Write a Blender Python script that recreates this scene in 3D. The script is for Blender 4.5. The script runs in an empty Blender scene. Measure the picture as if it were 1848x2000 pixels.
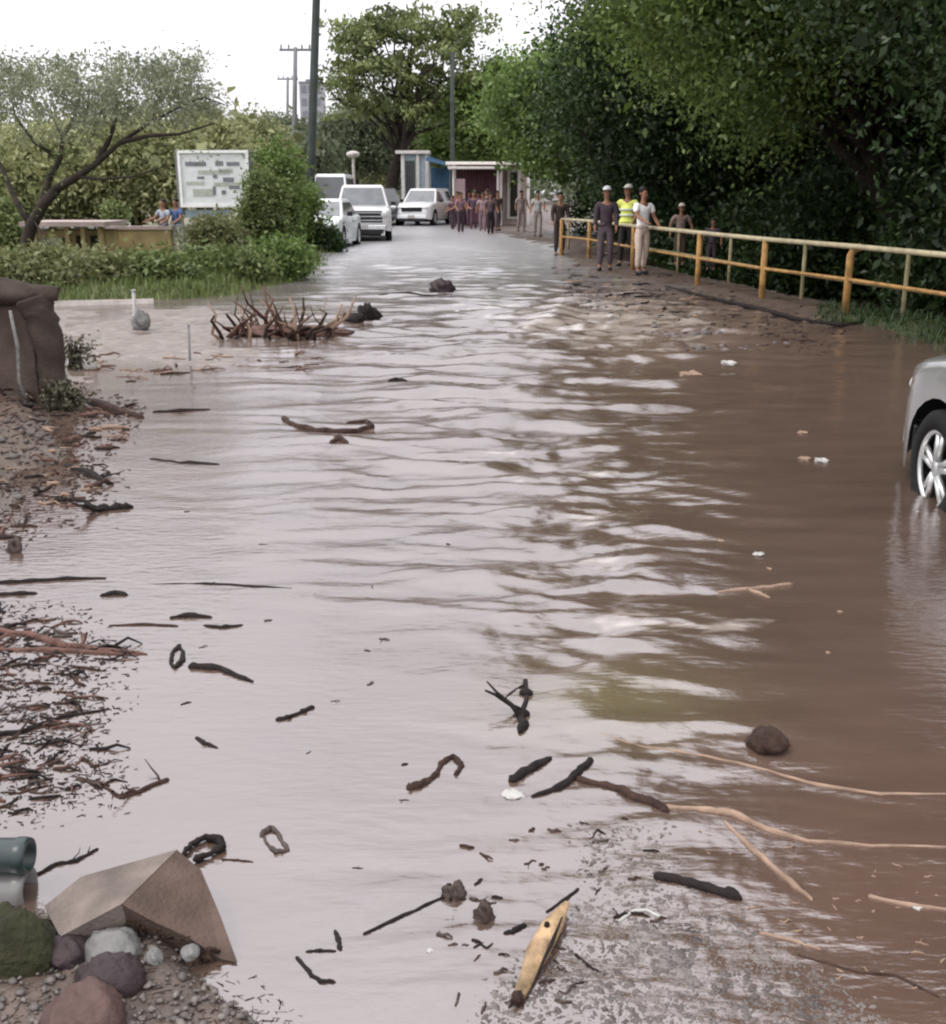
import bpy, math, random
import numpy as np
from mathutils import Vector
random.seed(7); RNG=np.random.default_rng(7)
S=bpy.context.scene; COL=S.collection
R=math.radians
# ---------------------------------------------------------------- camera
FPX=2117.0; CX=924.0; CY=1000.0; H0=1.65; HOR=371.0
PITCH=math.atan((CY-HOR)/FPX); cp,sp=math.cos(PITCH),math.sin(PITCH)
cam=bpy.data.cameras.new('camera'); co=bpy.data.objects.new('camera',cam); COL.objects.link(co)
co.location=(0,0,H0); co.rotation_euler=(math.pi/2-PITCH,0,0)
cam.sensor_fit='HORIZONTAL'; cam.sensor_width=36; cam.lens=36*FPX/1848.0; cam.clip_end=3000; cam.clip_start=.05
S.camera=co
def ray(u,v):
    a=(u-CX)/FPX; b=(CY-v)/FPX
    return Vector((a, cp+b*sp, -sp+b*cp))
def G(u,v,z=0.0):                 # point of the level z seen in that direction
    d=ray(u,v); t=(z-H0)/d.z
    return Vector((0,0,H0))+d*t
def P(u,v,y):                     # point at distance y
    d=ray(u,v); return Vector((0,0,H0))+d*(y/d.y)
def project(X,Y,Z=0):
    dz=Z-H0; dep=Y*cp-dz*sp; up=Y*sp+dz*cp
    dep=np.maximum(dep,.01)
    return CX+FPX*X/dep, CY-FPX*up/dep
# ---------------------------------------------------------------- noise
_perm=np.random.default_rng(3).permutation(512)
_perm=np.concatenate([_perm,_perm,_perm])
_gr=np.random.default_rng(5).uniform(0,2*np.pi,512); _gx,_gy=np.cos(_gr),np.sin(_gr)
def perlin(x,y):
    xi=np.floor(x).astype(int); yi=np.floor(y).astype(int); xf=x-xi; yf=y-yi
    xi&=511; yi&=511
    u=xf*xf*xf*(xf*(xf*6-15)+10); v=yf*yf*yf*(yf*(yf*6-15)+10)
    def g(ix,iy,dx,dy):
        h=_perm[_perm[ix&511]+(iy&511)]&511
        return _gx[h]*dx+_gy[h]*dy
    a=g(xi,yi,xf,yf); b=g(xi+1,yi,xf-1,yf); c=g(xi,yi+1,xf,yf-1); d=g(xi+1,yi+1,xf-1,yf-1)
    return (a+(b-a)*u)+((c+(d-c)*u)-(a+(b-a)*u))*v
def fbm(x,y,o=4):
    s=0;a=1
    for k in range(o): s=s+a*perlin(x*2**k+17*k,y*2**k+9*k); a*=.5
    return s
def sstep(a,b,x):
    t=np.clip((x-a)/(b-a),0,1); return t*t*(3-2*t)
def sdist(pts,X,Y):               # signed distance, positive inside
    n=len(pts); d=np.full(X.shape,1e9); ins=np.zeros(X.shape,bool)
    for i in range(n):
        ax,ay=pts[i]; bx,by=pts[(i+1)%n]
        ex,ey=bx-ax,by-ay; t=np.clip(((X-ax)*ex+(Y-ay)*ey)/(ex*ex+ey*ey+1e-12),0,1)
        d=np.minimum(d,np.hypot(X-ax-t*ex,Y-ay-t*ey))
        c=((ay>Y)!=(by>Y))&(X<(bx-ax)*(Y-ay)/((by-ay) if abs(by-ay)>1e-9 else 1e-9)+ax)
        ins^=c
    return np.where(ins,d,-d)
def gp(l): return [tuple(G(u,v)[:2]) for u,v in l]
# ---------------------------------------------------------------- materials
def mat(name,c,rough=.6,var=.25,scale=6,bump=.0,bscale=30,metal=0,c2=None,coat=0,emit=None):
    m=bpy.data.materials.new(name); m.use_nodes=True; nt=m.node_tree; b=nt.nodes['Principled BSDF']
    b.inputs['Roughness'].default_value=rough; b.inputs['Specular IOR Level'].default_value=.5 if (coat or metal or rough<.36) else .22; b.inputs['Metallic'].default_value=metal
    if coat: b.inputs['Coat Weight'].default_value=coat; b.inputs['Coat Roughness'].default_value=.06
    tc=nt.nodes.new('ShaderNodeTexCoord'); n=nt.nodes.new('ShaderNodeTexNoise'); n.inputs['Scale'].default_value=scale; n.inputs['Detail'].default_value=6
    nt.links.new(tc.outputs['Object'],n.inputs['Vector'])
    r=nt.nodes.new('ShaderNodeValToRGB'); nt.links.new(n.outputs['Fac'],r.inputs['Fac'])
    lo=[max(0,x*(1-var)) for x in c]; hi=[x*(1+var) for x in (c2 or c)]
    r.color_ramp.elements[0].position=.3; r.color_ramp.elements[1].position=.7
    r.color_ramp.elements[0].color=(*lo,1); r.color_ramp.elements[1].color=(*hi,1)
    nt.links.new(r.outputs['Color'],b.inputs['Base Color'])
    if bump:
        n2=nt.nodes.new('ShaderNodeTexNoise'); n2.inputs['Scale'].default_value=bscale; n2.inputs['Detail'].default_value=8
        nt.links.new(tc.outputs['Object'],n2.inputs['Vector'])
        bp=nt.nodes.new('ShaderNodeBump'); bp.inputs['Strength'].default_value=bump; bp.inputs['Distance'].default_value=.02
        nt.links.new(n2.outputs['Fac'],bp.inputs['Height']); nt.links.new(bp.outputs['Normal'],b.inputs['Normal'])
    return m
def leafmat(name,c1,c2,trans=.3):
    m=bpy.data.materials.new(name); m.use_nodes=True; nt=m.node_tree; nt.nodes.remove(nt.nodes['Principled BSDF'])
    out=nt.nodes['Material Output']
    a=nt.nodes.new('ShaderNodeAttribute'); a.attribute_name='tint'
    r=nt.nodes.new('ShaderNodeValToRGB'); r.color_ramp.elements[0].color=(*c1,1); r.color_ramp.elements[1].color=(*c2,1)
    nt.links.new(a.outputs['Fac'],r.inputs['Fac'])
    d=nt.nodes.new('ShaderNodeBsdfDiffuse'); t=nt.nodes.new('ShaderNodeBsdfTranslucent'); g=nt.nodes.new('ShaderNodeBsdfGlossy'); g.inputs['Roughness'].default_value=.45
    nt.links.new(r.outputs['Color'],d.inputs['Color']); nt.links.new(r.outputs['Color'],t.inputs['Color'])
    mx=nt.nodes.new('ShaderNodeMixShader'); mx.inputs[0].default_value=trans
    nt.links.new(d.outputs[0],mx.inputs[1]); nt.links.new(t.outputs[0],mx.inputs[2])
    m2=nt.nodes.new('ShaderNodeMixShader'); m2.inputs[0].default_value=.03
    nt.links.new(mx.outputs[0],m2.inputs[1]); nt.links.new(g.outputs[0],m2.inputs[2]); nt.links.new(m2.outputs[0],out.inputs['Surface'])
    return m
M={}
M['bark']=mat('bark',(.035,.027,.022),.9,.4,5,.8,25)
M['bark_pale']=mat('bark_pale',(.13,.11,.09),.9,.4,5,.8,25)
M['wood_dark']=mat('wet_dark_wood',(.012,.008,.0075),.8,.5,20,.6,60)
M['wood_brown']=mat('wet_brown_wood',(.035,.019,.014),.8,.5,20,.6,60)
M['wood_red']=mat('reddish_wood',(.10,.05,.038),.6,.4,15,.6,60)
M['wood_pale']=mat('peeled_wood',(.24,.165,.12),.8,.3,15,.5,60)
M['wood_yellow']=mat('yellow_split_wood',(.31,.21,.12),.6,.6,16,.6,50)
M['leaf_litter']=mat('sodden_leaf',(.05,.035,.03),.4,.5,20,.4,60)
M['white_plastic']=mat('white_plastic',(.36,.35,.33),.4,.12,20)
M['concrete']=mat('concrete',(.30,.27,.25),.85,.25,7,.6,60)
M['concrete_tan']=mat('muddy_concrete',(.19,.15,.125),.8,.3,5,.5,60)
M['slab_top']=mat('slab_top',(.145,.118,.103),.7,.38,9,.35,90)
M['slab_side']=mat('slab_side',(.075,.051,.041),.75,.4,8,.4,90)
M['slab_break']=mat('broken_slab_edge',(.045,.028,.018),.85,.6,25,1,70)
M['wall_brown']=mat('brown_render',(.052,.038,.031),.85,.3,4,.5,50)
M['wall_brown_dk']=mat('brown_panel',(.085,.062,.05),.85,.3,4,.5,50)  # even brown for the panel beside the pillar
M['rock_grey']=mat('grey_stone',(.165,.16,.155),.7,.35,9,.8,30)
M['rock_dark']=mat('purple_brown_stone',(.04,.028,.03),.6,.4,9,.8,30)
M['rock_red']=mat('reddish_stone',(.085,.052,.046),.6,.35,9,.8,30)
M['rock_moss']=mat('mossy_stone',(.028,.028,.014),.85,.5,9,1,40)
M['steel_pole']=mat('dark_green_pole',(.045,.055,.05),.55,.25,3)
M['grey_pole']=mat('grey_pole',(.18,.18,.19),.7,.2,3)
M['ochre_paint']=mat('worn_ochre_paint',(.30,.17,.06),.6,.4,8,.2,50)
M['green_paint']=mat('worn_olive_paint',(.19,.165,.09),.6,.4,8,.2,50)
M['rail_paint']=mat('pale_rail_paint',(.36,.31,.20),.55,.3,6,.2,50)
M['sign_white']=mat('white_sign_panel',(.62,.64,.64),.45,.08,6)
M['sign_frame']=mat('white_sign_frame',(.75,.76,.74),.5,.08,6)
M['sign_ink']=mat('grey_print',(.16,.17,.19),.6,.2,9)
M['sign_ink_pale']=mat('pale_green_print',(.36,.39,.34),.6,.2,9)
M['sign_blue']=mat('blue_grey_board',(.22,.27,.30),.6,.2,9)
M['ochre_wall']=mat('ochre_wall',(.33,.26,.13),.85,.25,3,.4,40)
M['pale_green_wall']=mat('pale_green_wall',(.26,.28,.20),.85,.25,3,.4,40)
M['dark_opening']=mat('unlit_interior',(.03,.028,.022),.9,.2,3)
M['facade']=mat('pinkish_render',(.36,.29,.27),.8,.2,3,.3,40)
M['facade_white']=mat('white_trim',(.62,.58,.55),.7,.12,5)
M['pale_blue']=mat('pale_blue_paint',(.42,.52,.56),.6,.15,5)
M['tower']=mat('distance_faded_render',(.30,.30,.33),.8,.1,.1)  # pale grey with the fading of distance put into the colour
M['tower_glass']=mat('tower_glass',(.17,.18,.21),.4,.1,.1)
M['glass']=mat('car_glass',(.06,.065,.07),.08,.1,3)
M['glass_lt']=mat('pale_windscreen',(.16,.17,.18),.12,.2,3)  # windscreen glass in a lighter grey than the other panes
M['tyre']=mat('tyre_rubber',(.008,.008,.008),.75,.3,20,.3,80)
M['rim']=mat('alloy_rim',(.58,.59,.58),.28,.12,8,metal=.7)
M['black_trim']=mat('black_trim',(.02,.02,.022),.5,.3,10)
M['lamp']=mat('lamp_lens',(.55,.56,.56),.12,.1,10)
M['chrome']=mat('chrome',(.55,.55,.55),.2,.1,10,metal=1)
M['skin']=mat('skin',(.24,.12,.075),.55,.12,20)
M['hair']=mat('black_hair',(.015,.012,.01),.6,.2,40)
M['teal_pipe']=mat('dark_teal_pipe',(.018,.03,.03),.35,.3,4)
M['grey_pipe']=mat('grey_pipe',(.17,.165,.16),.3,.2,4)
M['gravel']=mat('gravel_stone',(.11,.095,.088),.5,.6,9,.3,60)
M['gravel_pale']=mat('pale_gravel_stone',(.16,.14,.125),.5,.3,9,.3,60)
def cloth(name,c): return mat(name,c,.85,.18,9,.2,60)
# ground
def ground_mat():
    m=bpy.data.materials.new('wet_ground'); m.use_nodes=True; nt=m.node_tree; b=nt.nodes['Principled BSDF']
    a=nt.nodes.new('ShaderNodeAttribute'); a.attribute_name='soil'
    tc=nt.nodes.new('ShaderNodeTexCoord')
    n=nt.nodes.new('ShaderNodeTexNoise'); n.inputs['Scale'].default_value=7; n.inputs['Detail'].default_value=9; n.inputs['Roughness'].default_value=.7
    nt.links.new(tc.outputs['Object'],n.inputs['Vector'])
    r=nt.nodes.new('ShaderNodeMapRange'); r.inputs['From Min'].default_value=.3; r.inputs['From Max'].default_value=.7; r.inputs['To Min'].default_value=.55; r.inputs['To Max'].default_value=1.45
    nt.links.new(n.outputs['Fac'],r.inputs['Value'])
    mul=nt.nodes.new('ShaderNodeVectorMath'); mul.operation='SCALE'
    nt.links.new(a.outputs['Color'],mul.inputs[0]); nt.links.new(r.outputs[0],mul.inputs['Scale'])
    nt.links.new(mul.outputs[0],b.inputs['Base Color'])
    n3=nt.nodes.new('ShaderNodeTexNoise'); n3.inputs['Scale'].default_value=3; n3.inputs['Detail'].default_value=4
    nt.links.new(tc.outputs['Object'],n3.inputs['Vector'])
    r3=nt.nodes.new('ShaderNodeMapRange'); r3.inputs['From Min'].default_value=.4; r3.inputs['From Max'].default_value=.6; r3.inputs['To Min'].default_value=.4; r3.inputs['To Max'].default_value=.75
    nt.links.new(n3.outputs['Fac'],r3.inputs['Value']); nt.links.new(r3.outputs[0],b.inputs['Roughness'])
    n2=nt.nodes.new('ShaderNodeTexNoise'); n2.inputs['Scale'].default_value=45; n2.inputs['Detail'].default_value=8
    nt.links.new(tc.outputs['Object'],n2.inputs['Vector'])
    bp=nt.nodes.new('ShaderNodeBump'); bp.inputs['Strength'].default_value=.6; bp.inputs['Distance'].default_value=.02
    nt.links.new(n2.outputs['Fac'],bp.inputs['Height']); nt.links.new(bp.outputs['Normal'],b.inputs['Normal'])
    return m
def water_mat():
    m=bpy.data.materials.new('muddy_water'); m.use_nodes=True; nt=m.node_tree; nt.nodes.remove(nt.nodes['Principled BSDF']); out=nt.nodes['Material Output']
    tc=nt.nodes.new('ShaderNodeTexCoord')
    a=nt.nodes.new('ShaderNodeAttribute'); a.attribute_name='silt_and_sheen'
    mp=nt.nodes.new('ShaderNodeMapping'); mp.inputs['Scale'].default_value=(1.2,3.5,1); nt.links.new(tc.outputs['Object'],mp.inputs['Vector'])
    n=nt.nodes.new('ShaderNodeTexNoise'); n.inputs['Scale'].default_value=1.1; n.inputs['Detail'].default_value=6; nt.links.new(mp.outputs[0],n.inputs['Vector'])
    r=nt.nodes.new('ShaderNodeMapRange'); r.inputs['From Min'].default_value=.3; r.inputs['From Max'].default_value=.7; r.inputs['To Min'].default_value=.85; r.inputs['To Max'].default_value=1.15
    nt.links.new(n.outputs['Fac'],r.inputs['Value'])
    mul=nt.nodes.new('ShaderNodeVectorMath'); mul.operation='SCALE'
    nt.links.new(a.outputs['Color'],mul.inputs[0]); nt.links.new(r.outputs[0],mul.inputs['Scale'])
    d=nt.nodes.new('ShaderNodeBsdfDiffuse'); nt.links.new(mul.outputs[0],d.inputs['Color'])
    g=nt.nodes.new('ShaderNodeBsdfGlossy'); g.inputs['Color'].default_value=(.92,.915,.94,1)
    ra=nt.nodes.new('ShaderNodeAttribute'); ra.attribute_name='chop'; nt.links.new(ra.outputs['Fac'],g.inputs['Roughness'])
    n2=nt.nodes.new('ShaderNodeTexNoise'); n2.inputs['Scale'].default_value=9; n2.inputs['Detail'].default_value=5; nt.links.new(mp.outputs[0],n2.inputs['Vector'])
    bp=nt.nodes.new('ShaderNodeBump'); bp.inputs['Strength'].default_value=.2; bp.inputs['Distance'].default_value=.02
    nt.links.new(n2.outputs['Fac'],bp.inputs['Height']); nt.links.new(bp.outputs['Normal'],g.inputs['Normal'])
    fr=nt.nodes.new('ShaderNodeFresnel'); fr.inputs['IOR'].default_value=1.33; nt.links.new(bp.outputs['Normal'],fr.inputs['Normal'])
    f=nt.nodes.new('ShaderNodeMapRange'); f.inputs['From Min'].default_value=.02; f.inputs['From Max'].default_value=.9; f.inputs['To Min'].default_value=WATER_F0; f.inputs['To Max'].default_value=.75
    nt.links.new(fr.outputs[0],f.inputs['Value'])
    mx=nt.nodes.new('ShaderNodeMixShader'); nt.links.new(f.outputs[0],mx.inputs[0]); nt.links.new(d.outputs[0],mx.inputs[1]); nt.links.new(g.outputs[0],mx.inputs[2])
    nt.links.new(mx.outputs[0],out.inputs['Surface']); return m
WATER_F0=.20
# ---------------------------------------------------------------- mesh builder
class MB:
    def __init__(s): s.v=[]; s.f=[]
    def box(s,c,d,rz=0,taper=1,tilt=0):
        c=Vector(c); b=len(s.v); ca,sa=math.cos(rz),math.sin(rz)
        for z in (-.5,.5):
            k=taper if z>0 else 1
            for x,y in ((-.5,-.5),(.5,-.5),(.5,.5),(-.5,.5)):
                px,py=x*d[0]*k,y*d[1]*k+ (z*tilt)
                s.v.append((c.x+px*ca-py*sa,c.y+px*sa+py*ca,c.z+z*d[2]))
        s.f+=[(b,b+3,b+2,b+1),(b+4,b+5,b+6,b+7)]+[(b+i,b+(i+1)%4,b+4+(i+1)%4,b+4+i) for i in range(4)]
        return s
    def tube(s,pts,rad,n=8,cap=True,flat=1):
        pts=[Vector(p) for p in pts]
        if not hasattr(rad,'__len__'): rad=[rad]*len(pts)
        b=len(s.v); ref=None
        for i,p in enumerate(pts):
            t=(pts[min(i+1,len(pts)-1)]-pts[max(i-1,0)])
            if t.length<1e-9: t=Vector((0,0,1))
            t.normalize()
            if ref is None: ref=Vector((0,0,1)) if abs(t.z)<.9 else Vector((1,0,0))
            a=t.cross(ref)
            if a.length<1e-6: a=t.cross(Vector((1,.1,0)))
            a.normalize(); c=a.cross(t).normalized(); ref=c
            for k in range(n):
                an=2*math.pi*k/n; q=p+(a*math.cos(an)+c*math.sin(an)*flat)*rad[i]; s.v.append(tuple(q))
        for i in range(len(pts)-1):
            for k in range(n):
                s.f.append((b+i*n+k,b+i*n+(k+1)%n,b+(i+1)*n+(k+1)%n,b+(i+1)*n+k))
        if cap:
            s.f.append(tuple(b+k for k in range(n))[::-1]); e=b+(len(pts)-1)*n; s.f.append(tuple(e+k for k in range(n)))
        return s
    def torus(s,c,R_,r,axis='z',n=24,m=8,sx=1,sy=1):
        b=len(s.v)
        for i in range(n):
            a=2*math.pi*i/n
            for j in range(m):
                t=2*math.pi*j/m; q=R_+r*math.cos(t); x,y,z=q*math.cos(a)*sx,q*math.sin(a)*sy,r*math.sin(t)
                if axis=='x': x,y,z=z,x,y
                s.v.append((c[0]+x,c[1]+y,c[2]+z))
        for i in range(n):
            for j in range(m): s.f.append((b+i*m+j,b+((i+1)%n)*m+j,b+((i+1)%n)*m+(j+1)%m,b+i*m+(j+1)%m))
        return s
    def rock(s,c,d,seed=0,n=14,m=9,amp=.22,pw=1.0):
        b=len(s.v); rnd=np.random.default_rng(seed); o=rnd.uniform(0,50,2)
        for j in range(m+1):
            ph=math.pi*j/m
            for i in range(n):
                th=2*math.pi*i/n
                x,y,z=math.sin(ph)*math.cos(th),math.sin(ph)*math.sin(th),math.cos(ph)
                k=1+amp*float(fbm(np.array([x*1.3+o[0]+z]),np.array([y*1.3+o[1]-z]),3)[0])*2
                s.v.append((c[0]+x*k*d[0],c[1]+y*k*d[1],c[2]+z*k*d[2]))
        for j in range(m):
            for i in range(n): s.f.append((b+j*n+i,b+(j+1)*n+i,b+(j+1)*n+(i+1)%n,b+j*n+(i+1)%n))
        return s
    def build(s,name,m,parent=None,smooth=False,bevel=0,origin=None):
        me=bpy.data.meshes.new(name); vs=s.v
        if origin is not None:
            o=Vector(origin); vs=[(x-o.x,y-o.y,z-o.z) for x,y,z in vs]
        me.from_pydata(vs,[],s.f); me.update(); me.validate()
        ob=bpy.data.objects.new(name,me); COL.objects.link(ob)
        if origin is not None: ob.location=origin
        if m: me.materials.append(m)
        if parent: ob.parent=parent
        if smooth: me.polygons.foreach_set('use_smooth',[True]*len(me.polygons))
        if bevel:
            bv=ob.modifiers.new('bevel','BEVEL'); bv.width=bevel; bv.segments=2; bv.limit_method='ANGLE'
        return ob
def tag(o,label=None,cat=None,group=None,kind=None):
    if label: o['label']=label
    if cat: o['category']=cat
    if group: o['group']=group
    if kind: o['kind']=kind
    return o
def empty(name,loc,rz=0):
    o=bpy.data.objects.new(name,None); o.empty_display_size=.2; COL.objects.link(o); o.location=loc; o.rotation_euler.z=rz; return o
def npmesh(name,V,F,m,attrs=None,parent=None,smooth=True):
    me=bpy.data.meshes.new(name); k=F.shape[1]
    me.vertices.add(len(V)); me.vertices.foreach_set('co',V.astype(np.float32).ravel())
    me.loops.add(F.size); me.loops.foreach_set('vertex_index',F.astype(np.int32).ravel())
    me.polygons.add(len(F)); me.polygons.foreach_set('loop_start',np.arange(0,F.size,k,dtype=np.int32)); me.polygons.foreach_set('loop_total',np.full(len(F),k,dtype=np.int32))
    if smooth: me.polygons.foreach_set('use_smooth',np.ones(len(F),bool))
    me.update(calc_edges=True)
    for nm,(typ,arr) in (attrs or {}).items():
        a=me.attributes.new(nm,typ,'POINT'); a.data.foreach_set('color' if typ=='FLOAT_COLOR' else 'value',arr.astype(np.float32).ravel())
    me.materials.append(m); ob=bpy.data.objects.new(name,me); COL.objects.link(ob)
    if parent: ob.parent=parent
    return ob
# ---------------------------------------------------------------- ground & water
def az_grid(az0,az1,nc,r0,r1,nr,pw=None):
    az=np.radians(np.linspace(az0,az1,nc)); r=r0*(r1/r0)**np.linspace(0,1,nr)
    A,Rr=np.meshgrid(az,r); X=Rr*np.sin(A); Y=Rr*np.cos(A)
    i=np.arange(nr-1)[:,None]*nc+np.arange(nc-1)[None,:]
    F=np.stack([i,i+1,i+nc+1,i+nc],-1).reshape(-1,4)
    return X.ravel(),Y.ravel(),F
LB=[(u,v) for u,v in [(-2500,560),(-400,575),(0,582),(200,592),(430,584),(560,566),(605,545),(640,512),(672,488),(700,476),(735,456),(765,438),(790,415),(806,395),(812,380)]]
LBg=gp(LB)+[(-400,900),(-600,300)]
MUD=gp([(-600,600),(100,596),(300,594),(480,600),(620,598),(640,640),(560,668),(660,690),(600,708),(470,728),(330,735),(270,755),(180,775),(60,800),(-600,830)])
SH=gp([(-900,800),(60,770),(130,790),(190,800),(160,850),(215,905),(130,930),(195,960),(110,1000),(20,1040),(-60,1075),(-900,1100)])
BL=gp([(-900,1770),(40,1752),(150,1745),(300,1700),(370,1730),(440,1860),(520,1930),(590,1990),(620,2100)])+[(-.1,.3),(-4,.3)]
RB=gp([(868,380),(880,400),(905,430),(930,452),(990,468),(1040,478),(1062,505),(1085,522),(1180,545),(1290,566),(1400,594),(1480,620),(1560,640),(1660,640),(1720,672),(1848,700),(2300,800),(4000,1000)])+[(60,40),(300,200),(200,900)]
RAV=gp([(1130,497),(1330,540),(1500,575),(1660,606),(1860,646),(2500,760)])+[(60,60),(10,40)]
GRV=gp([(1060,1600),(1290,1590),(1340,1700),(1470,1800),(1650,1960),(1800,2150),(860,2150),(880,1980),(1010,1830),(1120,1720)])
SHO=gp([(1085,545),(1300,585),(1480,640),(1560,680),(1400,720),(1280,680),(1080,625),(1030,590)])
def gz(X,Y):
    X=np.asarray(X,float); Y=np.asarray(Y,float)
    n=fbm(X*.9,Y*.9,5); nf=fbm(X*5,Y*5,4)
    h=np.full(X.shape,-.12)+.01*n
    def mixin(poly,hh,w0,w1,j=.1):
        nonlocal h
        s=sdist(poly,X,Y)+j*n; t=sstep(w0,w1,s); h=h*(1-t)+hh*t; return t
    dist=np.hypot(X,Y)
    t_r=sstep(55,60,dist); h=h*(1-t_r)+.02*t_r
    masks={}
    masks['mud']=mixin(MUD,.008+.035*n+.014*nf,-.3,.9,.5)
    masks['sho']=mixin(SHO,-.012+.05*n,-.3,1.0,.3)
    masks['gravel']=mixin(GRV,-.001+.011*nf+.005*fbm(X*22,Y*22,3),-.1,.25,.06)
    masks['shore']=mixin(SH,.10+.06*n+.03*nf,-.12,.55,.15)
    masks['soil']=mixin(BL,.035+.02*n+.015*nf,-.06,.16,.02)
    masks['left']=mixin(LBg,.16+.10*n,-.3,1.6,.5)
    masks['right']=mixin(RB,.04+.05*n+.03*nf,-.3,1.0,.35)
    masks['rav']=mixin(RAV,-.75+.25*n,.0,2.2,.08)
    return h,masks
X,Y,F=az_grid(-75,75,420,1.0,900,520)
h,mk=gz(X,Y)
c=np.empty((len(X),4)); c[:]=(.07,.05,.04,1)
def paint(t,col):
    global c
    t=np.clip(t,0,1)[:,None]; c=c*(1-t)+np.array([*col,1])*t
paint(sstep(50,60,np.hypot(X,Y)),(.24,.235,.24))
paint(mk['mud'],(.175,.145,.128)); paint(mk['sho'],(.13,.09,.075)); paint(mk['gravel'],(.15,.132,.122)); paint(mk['shore'],(.085,.06,.045)); paint(mk['soil'],(.085,.062,.05))
gn=fbm(X*.35,Y*.35,4)
paint(mk['left'],(.13,.10,.06)); paint(mk['left']*sstep(-.1,.25,gn),(.075,.095,.03))
paint(mk['right'],(.075,.05,.038)); ur,vr=project(X,Y)
paint(mk['right']*sstep(1560,1700,ur)*sstep(-.3,.1,gn+.15),(.035,.05,.015)); paint(mk['rav'],(.085,.045,.022))
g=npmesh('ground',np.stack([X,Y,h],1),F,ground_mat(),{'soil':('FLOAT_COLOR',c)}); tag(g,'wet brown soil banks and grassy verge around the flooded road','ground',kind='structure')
def blob(u,v,cu,cv,ru,rv): return np.exp(-(((u-cu)/ru)**2+((v-cv)/rv)**2))
RIDGES=[([(735,893),(820,912),(930,915),(1060,893)],.034,.11),([(1060,893),(1180,880),(1290,886)],.022,.09),([(690,690),(800,698),(900,680),(960,668)],.035,.16),([(600,640),(700,650),(760,645)],.02,.15),([(740,578),(840,572),(910,580)],.05,.22),
 ([(1040,590),(1100,600),(1085,625),(1020,640)],.05,.2),([(940,1150),(1040,1160),(1150,1185)],.012,.05),([(960,1065),(1130,1080),(1300,1065)],.016,.06),([(1010,1215),(1150,1250),(1330,1235),(1540,1255)],.011,.05),([(1060,1270),(1220,1300)],.010,.045),
 ([(820,985),(1000,1000),(1180,990)],.016,.07),([(1130,1420),(1300,1432),(1480,1440)],.007,.03),([(1100,1480),(1280,1500),(1420,1520),(1850,1560)],.007,.028),([(640,530),(760,520),(900,535)],.05,.3),([(850,480),(980,490)],.05,.3),([(850,800),(1000,790),(1200,800),(1330,790)],.02,.1),([(1100,730),(1250,745),(1500,750)],.022,.12)]
RIDGES=[([tuple(G(a,b)[:2]) for a,b in p],h_,w_) for p,h_,w_ in RIDGES]
def ridges(X,Y):
    o=np.zeros(np.shape(X))
    for p,h_,w_ in RIDGES:
        d=np.full(np.shape(X),1e9); T=np.zeros(np.shape(X)); n=len(p)-1
        for i in range(n):
            ax,ay=p[i]; ex,ey=p[i+1][0]-ax,p[i+1][1]-ay; t=np.clip(((X-ax)*ex+(Y-ay)*ey)/(ex*ex+ey*ey),0,1)
            dd=np.hypot(X-ax-t*ex,Y-ay-t*ey); m=dd<d; d=np.where(m,dd,d); T=np.where(m,(i+t)/n,T)
        o=o+h_*np.exp(-(d/w_)**2)*np.sin(np.pi*np.clip(T*.9+.05,0,1))-.35*h_*np.exp(-((d-2.0*w_)/w_)**2)
    return o*.8
def wz(X,Y):
    u,v=project(X,Y,0)
    u=np.asarray(u);v=np.asarray(v)
    A=.05+ 1.0*blob(u,v,1080,900,390,280)+.9*blob(u,v,1170,1130,210,230)+.6*blob(u,v,980,640,420,130)+.35*blob(u,v,800,1020,280,170)+.8*blob(u,v,1350,680,250,90)
    A+=.8*blob(u,v,1270,1430,260,75)+.55*blob(u,v,1150,1560,200,110)+.25*blob(u,v,900,1750,260,200)+.35*blob(u,v,1300,1850,450,250)+.25*blob(u,v,850,520,300,40)
    A+=.22*blob(u,v,1500,1480,300,90)
    A=np.clip(A,0,1.15)
    wx=X+.35*fbm(X*.8,Y*.8,3); wy=Y+.30*fbm(X*.7+40,Y*.9,4)
    # crests lie across the view, along x
    big=fbm(wx*.55,wy*2.0,2); mid=perlin(wx*1.6,wy*5.2+9); sm=perlin(wx*4.2+31,wy*12.); ch=perlin(wx*3.1+7,wy*4.5)+.6*perlin(wx*7+3,wy*9)
    tiny=perlin(wx*16,wy*26+5)
    ridge=1-2*np.abs(perlin(wx*1.1+5,wy*3.3))
    far=sstep(5,12,Y)
    zz=1.9*A*(.018*big*(1+1.4*far)+.017*mid+.0066*sm*(1-.5*far)+.006*(ridge-.5)*(1+far)+.0011*tiny*(1-far))+.028*blob(u,v,1230,625,200,75)*ch+.010*blob(u,v,1290,1235,260,40)*ridge
    zz+=.0011*perlin(wx*1.3,wy*3)+.0035*far*perlin(wx*.9+3,wy*2.2)
    zz+=.0022*blob(u,v,1250,1830,420,240)*perlin(X*24,Y*22)
    zz+=ridges(X+.10*perlin(X*2.2,Y*2.2),Y+.12*perlin(X*1.9+9,Y*2.1))*(1+.5*perlin(X*1.5,Y*3))
    return zz
X,Y,F=az_grid(-60,60,760,1.15,59,900)
wzv=wz(X,Y); u,v=project(X,Y)
sil=np.empty((len(X),4)); sil[:]=(.088,.059,.046,1)
def sp_(t,col):
    global sil
    t=np.clip(t,0,1)[:,None]; sil=sil*(1-t)+np.array([*col,1])*t
sp_(sstep(-1,2,sdist(MUD,X,Y)),(.19,.155,.135)); sp_(sstep(12,30,Y)*.95,(.27,.262,.268))  # pale mud tone; far water lightened to carry the sky's reflection
sp_(sstep(1150,1700,u)*sstep(1100,1700,v),(.098,.060,.046))
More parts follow.
